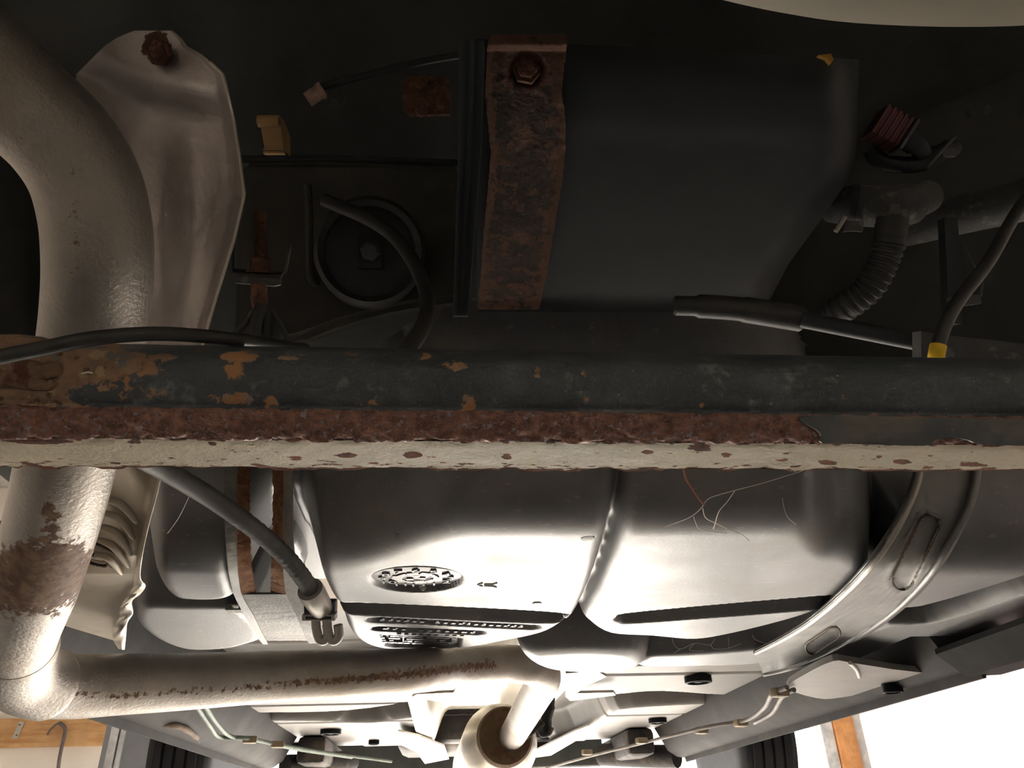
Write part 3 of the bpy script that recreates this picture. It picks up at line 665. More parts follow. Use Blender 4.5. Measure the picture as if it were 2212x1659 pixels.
lb = [(346,1005),(334,1060),(312,1130),(296,1200),(290,1250),(286,1276),(266,1300),(259,1318),(258,1334),(246,1352),(244,1380),(256,1402)]
G = []
PA = spline([Vector((x, y, 0)) for x, y in la], 6); PB = spline([Vector((x, y, 0)) for x, y in lb], 6)
for i, (a, b) in enumerate(zip(PA, PB)):
    D = interp(a.y, [1000,1200,1250,1400], [.588,.640,.668,.90]); k = float(sm(1230, 1290, a.y))
    G.append([at(a.x+(b.x-a.x)*u, a.y+(b.y-a.y)*u, D+.012*u-.008*k*math.sin(math.pi*u)*(1+.8*math.sin(i*.9))) for u in np.linspace(0, 1, 7)])
obj('crumpled_lip', MB().shell(G, FW*.0015), 'bright_alu', h2, 50)

# ================================================================== cables and clips by the tank
bc = thing('brake_cable', 'dark grey sheathed brake cable running from axle beam down to tank bracket', 'cable', at(560, 1150, .6))
P = spline([at(x, y, d) for x, y, d in ((300,985,.50),(360,1018,.525),(450,1072,.56),(540,1135,.59),(610,1195,.615),(652,1245,.635),(680,1290,.655))], 14)
rad = [.0072*(1+(.045*math.sin(i*2.4) if i > 36 else 0)) for i in range(len(P))]
obj('cable_sheath', MB().tube(P, rad, 18), 'cable_grey', bc, 60)
e = (P[-1]-P[-4]).normalized()
obj('end_ferrule', MB().lathe(P[-1]-e*.012, e, [(0,.0075),(0,.0108),(.006,.0112),(.03,.0098),(.034,.006)], 24), 'zinc', bc, 40)
cb = thing('cable_bracket', 'dark plastic cable bracket with metal hook clip at the tank strap', 'bracket', at(692, 1320, .67))
obj('bracket_block', MB().box(at(693, 1312, .672), (.027, .012, .013), [RT, FW, UP], .0015), 'plastic_dark', cb)
cl_ = at(691, 1331, .665); m = MB()
for a_, b_, w_, h_ in ((0, .0019, .028, .0011), (0, -.0019, .028, .0011), (-.0125, 0, .003, .0030), (.0125, 0, .003, .0030)): m.box(cl_+RT*a_+UP*b_, (w_, .010, h_), [RT, FW, UP])
obj('bracket_lip', m, 'zinc', cb)
for x0, w_ in ((688, 0), (712, 12)):
    obj('hook_clip', MB().tube(spline([at(x, y, .70) for x, y in ((x0-6,1336),(x0-4,1360),(x0+2,1380),(x0+12,1384),(x0+20,1372),(x0+18,1350))], 5), .0042, 10), 'zinc', cb)
sc = thing('tank_clip', 'small grey tank clip on the step beside the rusty strap', 'clip', tankpt(512, 1312))
cl_ = tankpt(510, 1314, .01); m = MB()
for a_, b_, w_, h_ in ((0, .003, .022, .002), (0, -.003, .022, .002), (-.008, 0, .006, .004), (.008, 0, .006, .004)): m.box(cl_+Vector((a_, 0, b_)), (w_, .016, h_))
m.a['rust'] = [0.0]*len(m.v); obj('clip_block', m, 'strap_paint', sc)
o = obj('brake_hose', MB().tube(spline([at(x, y, d) for x, y, d in ((-60,784,.352),(0,771,.353),(100,751,.357),(200,731,.365),(330,721,.376),(450,727,.395),(560,740,.43),(660,755,.465))], 10), .0036, 14), 'rubber')
tag(o, 'thin black rubber hose arching along the top of the axle beam', 'hose')

# ================================================================== threaded hook and bracket
tr = thing('threaded_hook', 'rusty threaded rod and nut ending in a black hook ring', 'threaded hook', at(562, 580, .58))
P = []; rad = []
for k in range(100):
    P.append(at(562+.02*k, 458+1.1*k, .585)); rad.append(.0043+(.0006 if k % 4 < 2 else 0))
obj('threaded_rod', MB().tube(P, rad, 16), 'bolt_rust', tr, 30)
obj('hex_nut', MB().lathe(at(562, 558, .582), at(562, 588, .582)-at(562, 558, .582), [(0,.007),(.001,.0082),(.0095,.0082),(.0105,.0078)], 6), 'bolt_rust', tr, 20)
obj('washer', MB().lathe(at(562, 586, .582), at(562, 592, .582)-at(562, 586, .582), [(0,.0105),(.002,.0105)], 24), 'bolt_rust', tr, 30)
obj('hook_shank', MB().tube(spline([at(x, y, .575) for x, y in ((560,612),(560,640),(562,668))], 5), [.0062,.0062,.006,.0058,.0058,.006,.0062,.006,.0058,.0055,.005], 12), 'bolt_rust', tr)
obj('hook_ring', MB().tube(spline([at(x, y, d) for x, y, d in ((566,660,.568),(556,690,.564),(553,716,.562),(560,732,.562),(570,728,.566),(574,705,.57),(574,670,.572))], 6), .0045, 12), 'rubber', tr)
ub = thing('channel_bracket', 'dark grey channel bracket holding the rusty threaded rod', 'bracket', at(555, 600, .59))
Uv = (at(562,560,.58)-at(562,620,.58)).normalized()
obj('front_lip', MB().prism([at(x, y, .572) for x, y in ((503,590),(604,597),(604,615),(590,618),(508,611),(503,606))], FW*.004), 'bracket_grey', ub, 30)
obj('floor_plate', MB().prism([at(500,588,.572), at(606,596,.572), at(612,588,.61), at(508,580,.61)], -Uv*.0025), 'bracket_grey', ub, 30)
obj('side_wall', MB().prism([at(496,588,.572), at(494,540,.575), at(500,515,.60), at(504,580,.62)], RT*.002), 'bracket_grey', ub, 30)
obj('side_wall', MB().prism([at(612,592,.572), at(618,550,.575), at(626,525,.60), at(616,582,.62)], RT*.002), 'bracket_grey', ub, 30)
tri = thing('anchor_plate', 'grey triangular anchor plate with a hole under the black hook ring', 'plate', at(562, 740, .57))
m = MB().prism([at(x, y, .576) for x, y in ((500,724),(530,695),(548,668),(572,664),(592,678),(612,712),(624,735),(626,800),(498,800))], FW*.004); obj('plate', m, 'bracket_grey', tri, 30)
m = MB().tube(spline([at(x, y, .574) for x, y in ((498,726),(530,697),(549,668),(574,662),(594,680),(614,714),(626,742))], 4), .0017, 8); obj('weld_edge', m, 'bracket_grey', tri)

# ================================================================== dark upper bay: body floor, canister, mounts
def qbox(face, D0, back, mat, name, par, bev=.006):          # face pixels with own depths, extruded away
    m = MB().prism([at(*p) for p in face], back); me = m.mesh(name, None)
    bm = bmesh.new(); bm.from_mesh(me); bmesh.ops.bevel(bm, geom=[e_ for e_ in bm.edges], offset=bev, segments=3, affect='EDGES'); bm.to_mesh(me); bm.free()
    me.shade_smooth(); me.set_sharp_from_angle(angle=math.radians(40)); return link(name, me, mat, par)
body = thing('car_body', 'dark underside of the lifted car body with pressed floor and sills', 'car body', (.135, 1.5, .35))
G = []
for y in np.linspace(-.25, 1.7, 70):
    row = []
    for x in np.linspace(-.85, 1.12, 76):
        zz = .66+.014*math.tanh(6*math.sin(x*14))*float(sm(.1, .5, y)) + .05*float(sm(.15, -.15, y)) - .06*float(sm(-.45, -.7, x)) - .06*float(sm(.75, .95, x))
        row.append((x, y, zz))
    G.append(row)
obj('rear_floor', MB().shell(G, (0,0,.01)), 'body_black', body, 60)
qbox([(515,345,.80),(1000,352,.80),(1005,648,.70),(860,668,.71),(740,700,.72),(640,738,.73),(500,745,.74)], 0, FW*.045, 'body_brown', 'cross_member', body, .008)
obj('member_lip', MB().tube([at(x, y, .79) for x, y in ((520,344),(700,342),(1000,352))], .0035, 8), 'canister_black', body)
obj('member_rib', MB().tube(spline([at(x, y, .755) for x, y in ((664,400),(668,470),(668,540),(672,600),(700,630))], 5), .004, 8), 'body_brown', body)
obj('wheel_arch', MB().shell([[at(x, y, .78+.1*math.sin(x*.01)) for x in np.linspace(-200, 200, 12)] for y in np.linspace(300, 900, 12)], FW*.01), 'body_black', body)
obj('inner_sill', MB().shell([[at(x, y, interp(x, [1640,1900,2400],[.92,.84,.72])+.00008*(700-y)) for x in np.linspace(1640, 2500, 14)] for y in np.linspace(60, 775, 14)], FW*.01), 'body_black', body)

can = thing('vapour_canister', 'big matt black rounded canister strapped under the rear floor', 'canister', at(1450, 400, .6))
G = []
for v_ in np.linspace(0, 1, 46):
    row = []
    for u_ in np.linspace(0, 1, 60):
        y = 84+ 580*v_; xr_ = interp(y, [80,300,360,450,560,664], [1856,1850,1838,1780,1705,1655]); x = 1030+(xr_-1030)*u_; y += 44*u_*(1-v_)
        D = .505+.145*v_ + .035*(1-math.sin(math.pi*min(1, max(0, v_*1.0+.02)))**.35)
        eu = max(0, (u_-.9)/.1); D += .05*(1-math.sqrt(max(0, 1-eu**2)))
        D += .0012*float(sm(.28, .38, v_))
        row.append(at(x, y, D))
    G.append(row)
obj('canister_shell', MB().shell(G, FW*.045), 'canister_black', can, 50)
G = []
for y in np.linspace(88, 682, 30):
    a, b = interp(y, [88,300,680], [992,990,978]), interp(y, [88,300,680], [1046,1040,1010]); D = .478+.142*(y-88)/590
    G.append([at(a+(b-a)*u, y, D+.012*(1-abs(2*u-1))-(.004 if .4 < u < .6 else 0)) for u in np.linspace(0, 1, 9)])
obj('side_rail', MB().shell(G, FW*.012), 'canister_black', can, 35)
st = thing('canister_strap', 'wide flaking rusty metal strap with bolt across the black canister', 'strap', at(1130, 380, .54))
yy = [74,90,104,160,200,250,330,400,500,600,668]; xa = [1062,1055,1052,1050,1048,1052,1060,1054,1045,1038,1032]; xb = [1222,1225,1224,1217,1213,1221,1222,1213,1196,1180,1164]
G = []; rs = []
for y in np.linspace(74, 668, 110):
    row = []; a = interp(y, yy, xa); b = interp(y, yy, xb); v_ = (y-84)/580
    for u in np.linspace(0, 1, 36):
        x = a+(b-a)*u
        D = .498+.145*v_+.03*(1-math.sin(math.pi*min(1, max(.001, v_+.03)))**.35) - .004
        D -= .010*float(sm(112, 98, y)); D += .006*float(sm(44, 30, math.hypot(x-1138, (y-148))))
        D -= .0025*float(sm(.10, .0, u)) + .0025*float(sm(.90, 1, u)); D += random.uniform(-.0004, .0004)
        row.append(at(x+random.uniform(-1, 1), y, D))
        ed = min(u, 1-u); rs.append(.30+.5*float(sm(.2, 0, ed))+.45*float(sm(230, 130, y))+.25*float(sm(560, 660, y)))
    G.append(row)
m = MB().shell(G, FW*.003); m.a['rust'] = rs+rs; obj('strap_band', m, 'old_strap', st, 60)
m = MB().lathe(at(1138, 148, .520), -FW, [(-.004,.010),(.0,.010),(.0,.0075),(.003,.007),(.004,.005)], 6); obj('strap_bolt', m, 'bolt_rust', st, 25)
rm = thing('rubber_mount', 'round dark rubber mount with a bolt set in the cross member', 'mount', at(800, 545, .70))
c = at(800, 545, .700); ax = (-FW+Vector((.15,0,0))).normalized()
obj('outer_ring', MB().lathe(c, ax, [(-.03,.050),(.006,.050),(.010,.046),(.006,.041),(-.004,.040),(-.004,.02)], 48), 'rubber', rm, 30)
obj('inner_disc', MB().lathe(c-ax*.012, ax, [(0,.040),(.004,.038),(.007,.02)], 40), 'body_brown', rm)
obj('centre_plate', MB().box(c+ax*.0, (.022, .004, .03), [RT, FW, UP], .001), 'canister_black', rm)
obj('centre_bolt', MB().lathe(c, ax, [(0,.009),(.008,.009),(.010,.006)], 6), 'bracket_grey', rm, 25)
o = obj('vent_hose', MB().tube(spline([at(x, y, d) for x, y, d in ((700,432,.665),(790,470,.655),(850,510,.645),(895,570,.625),(922,640,.595),(915,700,.55),(880,756,.48),(840,800,.45))], 10), [.0058]*71, 14), 'rubber'); tag(o, 'thin dark vent hose curving past the round rubber mount', 'hose')
tc_ = thing('tan_clip', 'tan brown plastic clip with rolled top beside the heat shield', 'clip', at(588, 290, .66))
obj('rolled_top', MB().tube([at(558, 262, .655), at(604, 262, .655)], .0052, 14), 'clip_tan', tc_)
obj('clip_body', MB().prism([at(x, y, .655) for x, y in ((562,270),(606,268),(612,315),(612,322),(572,324))], FW*.006), 'clip_tan', tc_, 30)
obj('clip_side', MB().prism([at(606,252,.655), at(618,285,.66), at(619,330,.66), at(612,322,.655)], FW*.012), 'clip_tan', tc_, 30)
for y in (325, 331): obj('clip_foot', MB().box(at(593, y, .655), (.0175, .006, .0016), [RT, FW, UP]), 'clip_tan', tc_)
pk = thing('pink_clip', 'small pinkish brown clip at the end of the wire loom', 'clip', at(680, 205, .66))
obj('cap', MB().cyl(at(664, 216, .655), at(694, 196, .655), .0062, 14), 'clip_pink', pk, 30); obj('cap_rim', MB().cyl(at(690, 199, .655), at(699, 193, .655), .0072, 14), 'clip_pink', pk, 30)
wr = obj('wire_loom', MB().tube(spline([at(x, y, .655) for x, y in ((690,190),(760,170),(840,150),(930,130),(990,120))], 6), .003, 8), 'rubber'); tag(wr, 'thin black wire loom running from the small stud cap', 'wire')
bd = thing('stud_nut', 'dark round stud nut beside the small pinkish cap', 'nut', at(722, 210, .66)); obj('nut', MB().lathe(at(728, 214, .655), -FW, [(0,.008),(.004,.008),(.006,.005),(.010,.004)], 6), 'body_black', bd, 25)
rp = thing('mounting_plate', 'dull rusty mounting plate with two bolts above the cross member', 'plate', at(920, 208, .66))
obj('plate', MB().prism([at(x, y, .64) for x, y in ((868,180),(880,165),(968,165),(972,200),(972,246),(885,248),(870,230))], FW*.005), 'bolt_rust', rp, 30)
for y in (180, 240): obj('plate_bolt', MB().lathe(at(911, y, .638), -FW, [(0,.0055),(.004,.005),(.005,.003)], 12), 'bolt_rust', rp)

# ------------------------------------------------------------------ right side of the bay
ch = thing('corrugated_hose', 'black corrugated plastic hose dropping from the filler pipe', 'hose', at(1900, 570, .6))
P = spline([at(x, y, d) for x, y, d in ((1928,470,.61),(1922,520,.612),(1908,565,.615),(1882,615,.62),(1842,652,.63),(1785,685,.65))], 22)
rad = [.0122 if i < 26 else .0112+(.0012 if (i//3) % 2 else 0) for i in range(len(P))]; obj('hose_body', MB().tube(P, rad, 20), 'rubber', ch, 25)
for i in (9, 18, 27): 
    obj('hose_band', MB().tube(P[i-1:i+2], .0128, 20), 'rubber', ch, 25)
fp = thing('filler_pipe', 'dull grey fuel filler pipe with clamped neck on the right of the bay', 'pipe', at(1900, 440, .62))
obj('neck', MB().tube(spline([at(x, y, d) for x, y, d in ((1800,442,.66),(1850,444,.64),(1920,446,.63),(1965,440,.63),(2000,425,.65))], 6), [.0155,.0155,.0155,.016,.016,.016]+[.017]*13+[.014]*6, 22), 'bracket_grey', fp)
obj('long_pipe', MB().tube(spline([at(x, y, d) for x, y, d in ((1900,500,.72),(1970,488,.71),(2080,462,.68),(2212,432,.64),(2400,385,.58))], 6), .0175, 22), 'bracket_grey', fp)
obj('clamp_band', MB().tube([at(1836, 442, .64), at(1852, 443, .638)], .0175, 22), 'canister_black', fp)
obj('clamp_tab', MB().prism([at(x, y, .625) for x, y in ((1828,476),(1866,478),(1864,500),(1842,498),(1822,500))], FW*.004), 'bracket_grey', fp, 30)
obj('clamp_screw', MB().tube([at(1805, 500, .62), at(1826, 468, .62)], .002, 8), 'zinc', fp)
rc_ = thing('red_connector', 'dark red ribbed plastic connector above the filler neck', 'connector', at(1918, 280, .63))
a0 = (at(1905, 232, .62)-at(1868, 290, .62)).normalized(); b0 = (at(1966, 266, .62)-at(1905, 232, .62)).normalized(); n0 = a0.cross(b0)
cc = (at(1905,232,.62)+at(1868,290,.62)+at(1966,266,.62)+at(1928,324,.62))/4
obj('connector_body', MB().box(cc, (.025, .025, .018), [a0, b0, n0], .002), 'rib_red', rc_)
for k in range(5): obj('rib', MB().box(cc+b0*(-.0105+.0052*k), (.0262, .0026, .0205), [a0, b0, n0], .0008), 'rib_red', rc_)
obj('connector_collar', MB().box(cc+b0*.015, (.028, .003, .022), [a0, b0, n0], .001), 'bracket_grey', rc_)
obj('connector_tail', MB().tube(spline([cc+b0*.014, cc+b0*.028, at(2000,335,.64), at(2060,320,.66)], 5), [.009]*5+[.007]*11, 12), 'canister_black', rc_)
gr = thing('wiring_bracket', 'grey black bracket arm under the red ribbed connector', 'bracket', at(1950, 350, .63))
obj('arm', MB().tube(spline([at(x, y, .635) for x, y in ((1880,322),(1900,346),(1950,356),(2000,350),(2050,318))], 6), .0068, 12), 'canister_black', gr)
obj('clip_rod', MB().tube([at(2002, 362, .625), at(2062, 296, .63)], .0016, 8), 'bracket_grey', gr)
obj('clip_end', MB().box(at(2048, 330, .63), (.012,.006,.007), [RT, FW, UP], .001), 'bracket_grey', gr)
yh = thing('yellow_tipped_hose', 'black hose with a bright yellow band ending at the axle beam', 'hose', at(2060, 650, .5))
P = spline([at(x, y, d) for x, y, d in ((2330,300,.60),(2212,436,.565),(2135,565,.53),(2070,650,.50),(2038,710,.49),(2024,760,.485),(2020,800,.50))], 10)
obj('hose_body', MB().tube(P, .0044, 14), 'rubber', yh)
k_ = [i_ for i_, q in enumerate(P) if 742 <= pxof(q)[1] <= 779]; obj('yellow_band', MB().tube(P[k_[0]:k_[-1]+1], .0050, 18), 'yellow', yh)
la_ = thing('control_arm', 'flat grey metal control arm beside the yellow hose band', 'control arm', at(2130, 750, .52))
obj('arm_plate', MB().prism([at(x, y, d) for x, y, d in ((1990,715,.53),(2030,722,.53),(2212,742,.525),(2420,775,.515),(2420,860,.53),(1990,860,.54))], FW*.012), 'bracket_grey', la_, 30)
lr = thing('tie_rod', 'black tie rod with dusty rubber boot above the axle beam', 'rod', at(1750, 690, .58))
obj('rod', MB().tube([at(1730, 690, .57), at(1998, 742, .55)], .0062, 16), 'canister_black', lr)
obj('boot', MB().tube(spline([at(x, y, .575) for x, y in ((1455,660),(1520,662),(1600,668),(1690,682),(1738,690))], 8), [.006]+[.0075]*6+[.009]*10+[.0098]*14+[.0085,.0065], 18), 'rubber', lr)
obj('rod_collar', MB().tube([at(1985, 739, .55), at(2000, 742, .55)], .009, 16), 'canister_black', lr)
bk = thing('hanger_bracket', 'dark stepped hanger bracket behind the yellow banded hose', 'bracket', at(2090, 630, .62))
obj('upright', MB().prism([at(x, y, .62) for x, y in ((2040,470),(2068,470),(2080,600),(2078,700),(2050,700),(2046,600))], FW*.01), 'canister_black', bk, 30)
obj('foot', MB().prism([at(x, y, .61) for x, y in ((2062,640),(2118,636),(2120,656),(2066,662))], FW*.012), 'bracket_grey', bk, 30)
obj('brace', MB().tube([at(2075, 520, .615), at(2122, 610, .61), at(2118, 640, .61)], .0012, 6), 'bracket_grey', bk)
yc = thing('brass_clip', 'tiny brass yellow clip at the top edge of the canister', 'clip', at(1788, 124, .6)); obj('clip', MB().prism([at(x, y, .52) for x, y in ((1768,119),(1795,116),(1801,128),(1795,137),(1786,126))], FW*.004), 'brass', yc, 30)
wc = thing('floor_fastener', 'small pale fastener pair on the dark floor near the bumper', 'fastener', at(2110, 240, .66))
for x, y in ((2095,246),(2130,238)): obj('fastener_head', MB().lathe(at(x, y, .66), -FW, [(0,.004),(.002,.004),(.003,.002)], 10), 'canister_black', wc)

# ================================================================== bumper
bp = [(-300,-420),(300,-300),(800,-190),(1200,-95),(1440,-28),(1560,0),(1640,18),(1720,33),(1800,45),(1900,53),(2050,58),(2212,55),(2350,40),(2520,0)]
P = spline([Vector((x, y, 0)) for x, y in bp], 6); G = []
for q in P:
    e0 = atz(q.x, q.y, .31); out = Vector((.135, .62, 0)); d_ = Vector((e0.x-out.x, e0.y-out.y, 0)).normalized()
    G.append([e0+Vector((0,0,.03)), e0+Vector((0,0,.006)), e0, e0+d_*.03+Vector((0,0,-.006)), e0+d_*.08+Vector((0,0,.0)), e0+d_*.13+Vector((0,0,.02)), e0+d_*.17+Vector((0,0,.06)), e0+d_*.19+Vector((0,0,.14)), e0+d_*.195+Vector((0,0,.35))])
o = obj('rear_bumper', MB().shell(G, (0,0,.004)), 'bumper_paint', None, 50); tag(o, 'cream painted rear bumper lip curving across the overhead edge', 'bumper')

# ================================================================== floor pan and sills ahead of the tank
ZP = .30; pd = .008
polys = [[(1225,1452),(1330,1438),(1640,1425),(1760,1430),(1700,1462),(1640,1492),(1560,1503),(1420,1495),(1330,1502),(1240,1502)],
 [(1330,1532),(1450,1522),(1560,1519),(1625,1526),(1620,1548),(1500,1590),(1350,1616),(1280,1632),(1200,1655),(1180,1600),(1240,1580),(1290,1555)],
 [(420,1520),(560,1508),(720,1495),(880,1478),(960,1480),(940,1500),(900,1516),(760,1536),(600,1541),(480,1538)],
 [(480,1565),(560,1556),(690,1556),(800,1560),(905,1548),(930,1580),(900,1620),(860,1645),(760,1640),(660,1626),(560,1608),(500,1590)],
 [(1690,1462),(1800,1440),(1860,1430),(2060,1405),(2000,1470),(1850,1510),(1740,1530),(1640,1575),(1580,1590),(1620,1540)]]
gx = np.arange(-.60, .88, pd); gy = np.arange(1.572, 3.36, pd); X, Y = np.meshgrid(gx, gy); s = np.full(X.shape, 9.0)
for q in polys: s = np.minimum(s, polysdf(X, Y, pxpoly(q, ZP, 3)))
z = ZP + .085*sm(-.02, .03, s)
for k in range(3): z += .008*sm(.016, .004, np.abs(Y-(1.85+.38*k)))*(np.abs(X-.135) > .2)
tun = np.abs(X-.10); z += .16*sm(.16, .10, tun)
mb = MB(); ny_, nx_ = X.shape; mb.v = list(zip(X.ravel().tolist(), Y.ravel().tolist(), z.ravel().tolist()))
mb.f = [(i*nx_+j, (i+1)*nx_+j, (i+1)*nx_+j+1, i*nx_+j+1) for i in range(ny_-1) for j in range(nx_-1)]
pan = obj('floor_pan', mb, 'pan_paint', body, None, False)
for x, y, r in ((1507,1461,.032),(1720,1456,.030),(1420,1552,.030),(1470,1579,.028),(715,1576,.034),(638,1606,.028),(808,1599,.020),(1925,1478,.018)):
    c = atz(x, y, ZP if x < 1900 else .211); obj('drain_plug', MB().lathe(c, (0,0,-1), [(-.004,r),(.014,r),(.0155,r*.9),(.0155,r*.80),(.011,r*.74),(.011,r*.3),(.014,r*.26)], 28), 'plug', pan)
# sills
def sill(x, sgn, name):
    prf = [(-.10,.30),(-.06,.225),(-.03,.205),(.0,.200),(.03,.203),(.06,.235),(.085,.30),(.09,.42),(-.09,.42)]
    y0_ = 1.24 if sgn > 0 else 1.15
    o = obj(name, MB().prism([Vector((x+sgn*a, y0_, b)) for a, b in prf], (0, 3.0-y0_, 0)), 'rocker_paint', body, 40)
    ys_ = np.linspace(y0_, 2.98, 30)
    G = [[Vector((x-sgn*.008, y, .206)), Vector((x-sgn*.004, y, .186)), Vector((x+sgn*.002, y, .186)), Vector((x+sgn*.006, y, .206))] for y in ys_]
    obj('pinch_seam', MB().shell(G, (0,0,.004)), 'rocker_paint', o, 40)
    return o
sl_ = sill(-.61, -1, 'sill'); sr_ = sill(.865, 1, 'sill')
m = MB(); G = [[Vector((x, y, zz)) for x, zz in ((.80,.225),(.84,.190),(.90,.192),(.97,.22),(1.0,.30))] for y in np.linspace(.85, 1.25, 10)]; obj('skirt_end', m.shell(G, (0,0,.008)), 'rocker_black', body, 40)
# rusty jacking edge on the left sill
P = spline([atz(x, y, .21) for x, y in ((300,1560),(380,1568),(420,1588),(440,1608),(462,1622))], 6); obj('rusty_flange', MB().tube(P, [.006+.002*math.sin(i*.9)**2 for i in range(len(P))], 12), 'rust_edge', body)
P = spline([atz(x, y, .25) for x, y in ((300,1535),(360,1545),(410,1575),(440,1600))], 6); obj('sill_gusset', MB().tube(P, [.018]*len(P), 14), 'pan_paint', body)
# box bracket on the right sill
obj('side_panel', MB().prism([atz(p.x, p.y, .212) for p in smoothpoly([(1701,1486),(1740,1456),(1800,1428),(1840,1432),(1930,1446),(2019,1460),(1910,1489),(1815,1507),(1764,1508)], 3)], (0,0,.010)), 'pan_paint', body, 30)
obj('panel_fold', MB().tube(spline([atz(x, y, .210) for x, y in ((1836,1432),(1850,1446),(1856,1462))], 4), .003, 8), 'bright_alu', body)
# tunnel shield
ts = thing('tunnel_shield', 'bright folded aluminium tunnel shield above the resonator', 'heat shield', (.1, 2.0, .4))
G = []
for y in np.linspace(1.52, 3.3, 40):
    row = []
    for u in np.linspace(-1, 1, 33):
        row.append(Vector((.10+.19*u, y, .285+.125*float(sm(.80, .45, abs(u)))+.01*math.sin(y*14)*float(sm(.6,.3,abs(u)))+random.uniform(-.001,.001))))
    G.append(row)
obj('arch_panel', MB().shell(G, (0,0,.003)), 'bright_alu', ts, 50)
for pts in (((1018,1472),(1010,1500),(985,1522),(890,1506),(900,1500),(980,1496),(992,1474)), ((1222,1455),(1290,1450),(1310,1462),(1270,1480),(1245,1498),(1325,1496),(1330,1502),(1232,1514),(1222,1505)), ((860,1580),(905,1590),(960,1612),(970,1640),(918,1650),(900,1625),(868,1610)), ((1240,1580),(1270,1568),(1262,1590),(1190,1632),(1130,1640),(1135,1632),(1200,1600))):
    obj('side_flange', MB().prism([atz(x, y, .275) for x, y in pts], (0,0,.006)), 'bright_alu', ts, 30)
# brake lines with clips
def line(name, paths, mat, clips, label, r=.0045):
    t = thing(name, label, 'pipe', atz(*paths[0][0], .28))
    for pth in paths: obj('tube', MB().tube(spline([atz(x, y, .205) for x, y in pth], 6), r, 10), mat, t)
    for x, y in clips:
        c = atz(x, y, .203); obj('line_clip', MB().box(c, (.032,.022,.016), [(1,.3,0),(-.3,1,0),(0,0,1)], .004), 'line_clip', t)
line('brake_line', [[(425,1525),(455,1570),(475,1592),(530,1594),(600,1608),(700,1625),(845,1645)], [(443,1525),(470,1565),(500,1591),(560,1600),(640,1618),(760,1636)]], 'line_green', [(540,1598),(600,1608)], 'pair of thin pale green brake lines along the left floor pan')
line('brake_line', [[(1700,1485),(1668,1500),(1650,1530),(1610,1556),(1530,1570),(1400,1602),(1280,1632),(1180,1660)], [(1715,1490),(1690,1505),(1668,1540),(1630,1562)]], 'line_grey', [(1684,1496),(1600,1562),(1515,1578),(1386,1600),(1268,1625)], 'grey brake lines in pale clips along the right floor pan')

# ================================================================== front end: wheels and subframe
def wheel(c, label):
    t = thing('front_wheel', label, 'wheel', c, 'front wheels of the car')
    prf = [(-.095,.20),(-.10,.26),(-.088,.296),(-.07,.304),(.07,.304),(.088,.296),(.10,.26),(.095,.20)]
    tm = MB().lathe(c, (1,0,0), prf, 64); obj('tyre', tm, 'tyre', t, 50)
    for k in (-.054, -.018, .018, .054): obj('tread_rib', MB().lathe(Vector(c)+Vector((k-.0135,0,0)), (1,0,0), [(0,.300),(0,.313),(.002,.315),(.025,.315),(.027,.313),(.027,.300)], 64), 'tyre', t)
    obj('rim', MB().lathe(Vector(c)+Vector((-.07,0,0)), (1,0,0), [(0,.12),(.0,.205),(.14,.205),(.14,.12)], 40), 'zinc', t)
    obj('hub', MB().lathe(Vector(c)+Vector((-.09,0,0)), (1,0,0), [(0,.05),(.18,.05)], 24), 'subframe', t)
ww = atY(1662, 1640, 3.05); wheel((ww.x-.10, 3.05, .26), 'dark front tyre beside the lift column near orange trim')
ww = atY(372, 1640, 3.05); wheel((ww.x+.10, 3.05, .26), 'dark front tyre beside the lift column near wooden board')
sf = thing('subframe', 'dark grimy front subframe beyond the floor pan', 'subframe', (.135, 3.4, .25))
obj('cross_bar', MB().box((.135, 3.46, .36), (.95, .16, .10), None, .02), 'subframe', sf)
for sx in (-.45, .70): obj('side_rail', MB().box((sx, 3.25, .254), (.10, .6, .09), None, .02), 'subframe', sf)
obj('lower_arm', MB().tube(spline([Vector((.62,3.3,.24)), Vector((.75,3.15,.22)), Vector((.85,3.05,.21))], 5), .04, 12), 'subframe', sf)
obj('lower_arm', MB().tube(spline([Vector((-.35,3.3,.24)), Vector((-.45,3.15,.22)), Vector((-.55,3.05,.21))], 5), .04, 12), 'subframe', sf)
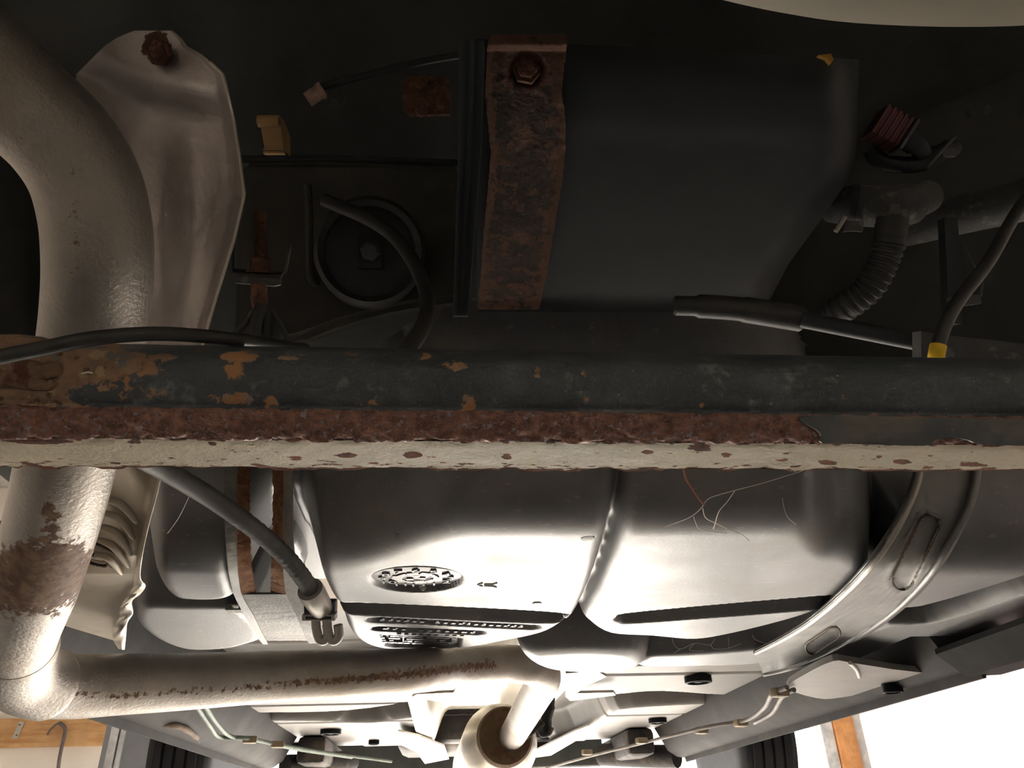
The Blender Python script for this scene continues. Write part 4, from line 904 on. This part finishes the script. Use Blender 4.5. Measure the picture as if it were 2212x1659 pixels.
obj('engine_pan', MB().box((.15, 3.8, .38), (.7, .5, .16), None, .04), 'subframe', sf)
obj('firewall', MB().box((.135, 4.15, .55), (1.3, .05, .6), None, .02), 'body_black', sf)

# ================================================================== cobwebs
cw = thing('cobweb', 'dusty cobweb strands with a reddish twig hanging below the axle beam', 'cobweb', at(1540, 1100, .5))
def strand(pts, r, mat='web', name='strand'): obj(name, MB().tube(spline([at(x, y, d) for x, y, d in pts], 6), r*.65, 6), mat, cw)
strand([(1477,1012,.44),(1482,1035,.445),(1495,1055,.45),(1510,1078,.455),(1521,1090,.46)], .0009, 'twig', 'twig')
strand([(1521,1088,.46),(1535,1075,.455),(1585,1060,.45),(1650,1043,.445),(1740,1015,.44)], .00035)
strand([(1521,1090,.46),(1505,1107,.47),(1480,1122,.48),(1435,1138,.50)], .0004)
strand([(1587,1061,.45),(1570,1085,.46),(1553,1105,.47),(1545,1130,.49),(1541,1142,.50)], .0004)
strand([(1518,1098,.46),(1524,1118,.47),(1545,1130,.48),(1585,1148,.50),(1602,1155,.52),(1618,1168,.54)], .00045)
strand([(1498,1116,.47),(1505,1135,.48),(1515,1144,.49),(1570,1152,.50)], .0003)
strand([(1690,1075,.50),(1692,1090,.50),(1700,1115,.50),(1720,1134,.52)], .0003)
cw2 = cw; cw = thing('cobweb', 'fine tangled cobweb bridging the gap along the front of the tank', 'cobweb', tankpt(1560, 1395))
for pts in ([(1452,1376),(1456,1392),(1470,1402),(1500,1390),(1535,1394)], [(1470,1402),(1455,1412)], [(1535,1394),(1545,1380)], [(1535,1394),(1545,1402),(1575,1400),(1600,1390)], [(1573,1376),(1575,1400)], [(1625,1372),(1632,1382),(1655,1390)], [(1500,1390),(1490,1404),(1520,1406)]):
    strand([(x, y, 1.16) for x, y in pts], .00045)
cw = thing('cobweb', 'single pale cobweb thread from the brake cable to the tank', 'cobweb', at(400, 1100, .56)); strand([(416,1052,.545),(405,1080,.55),(385,1120,.57),(362,1152,.60)], .0003)
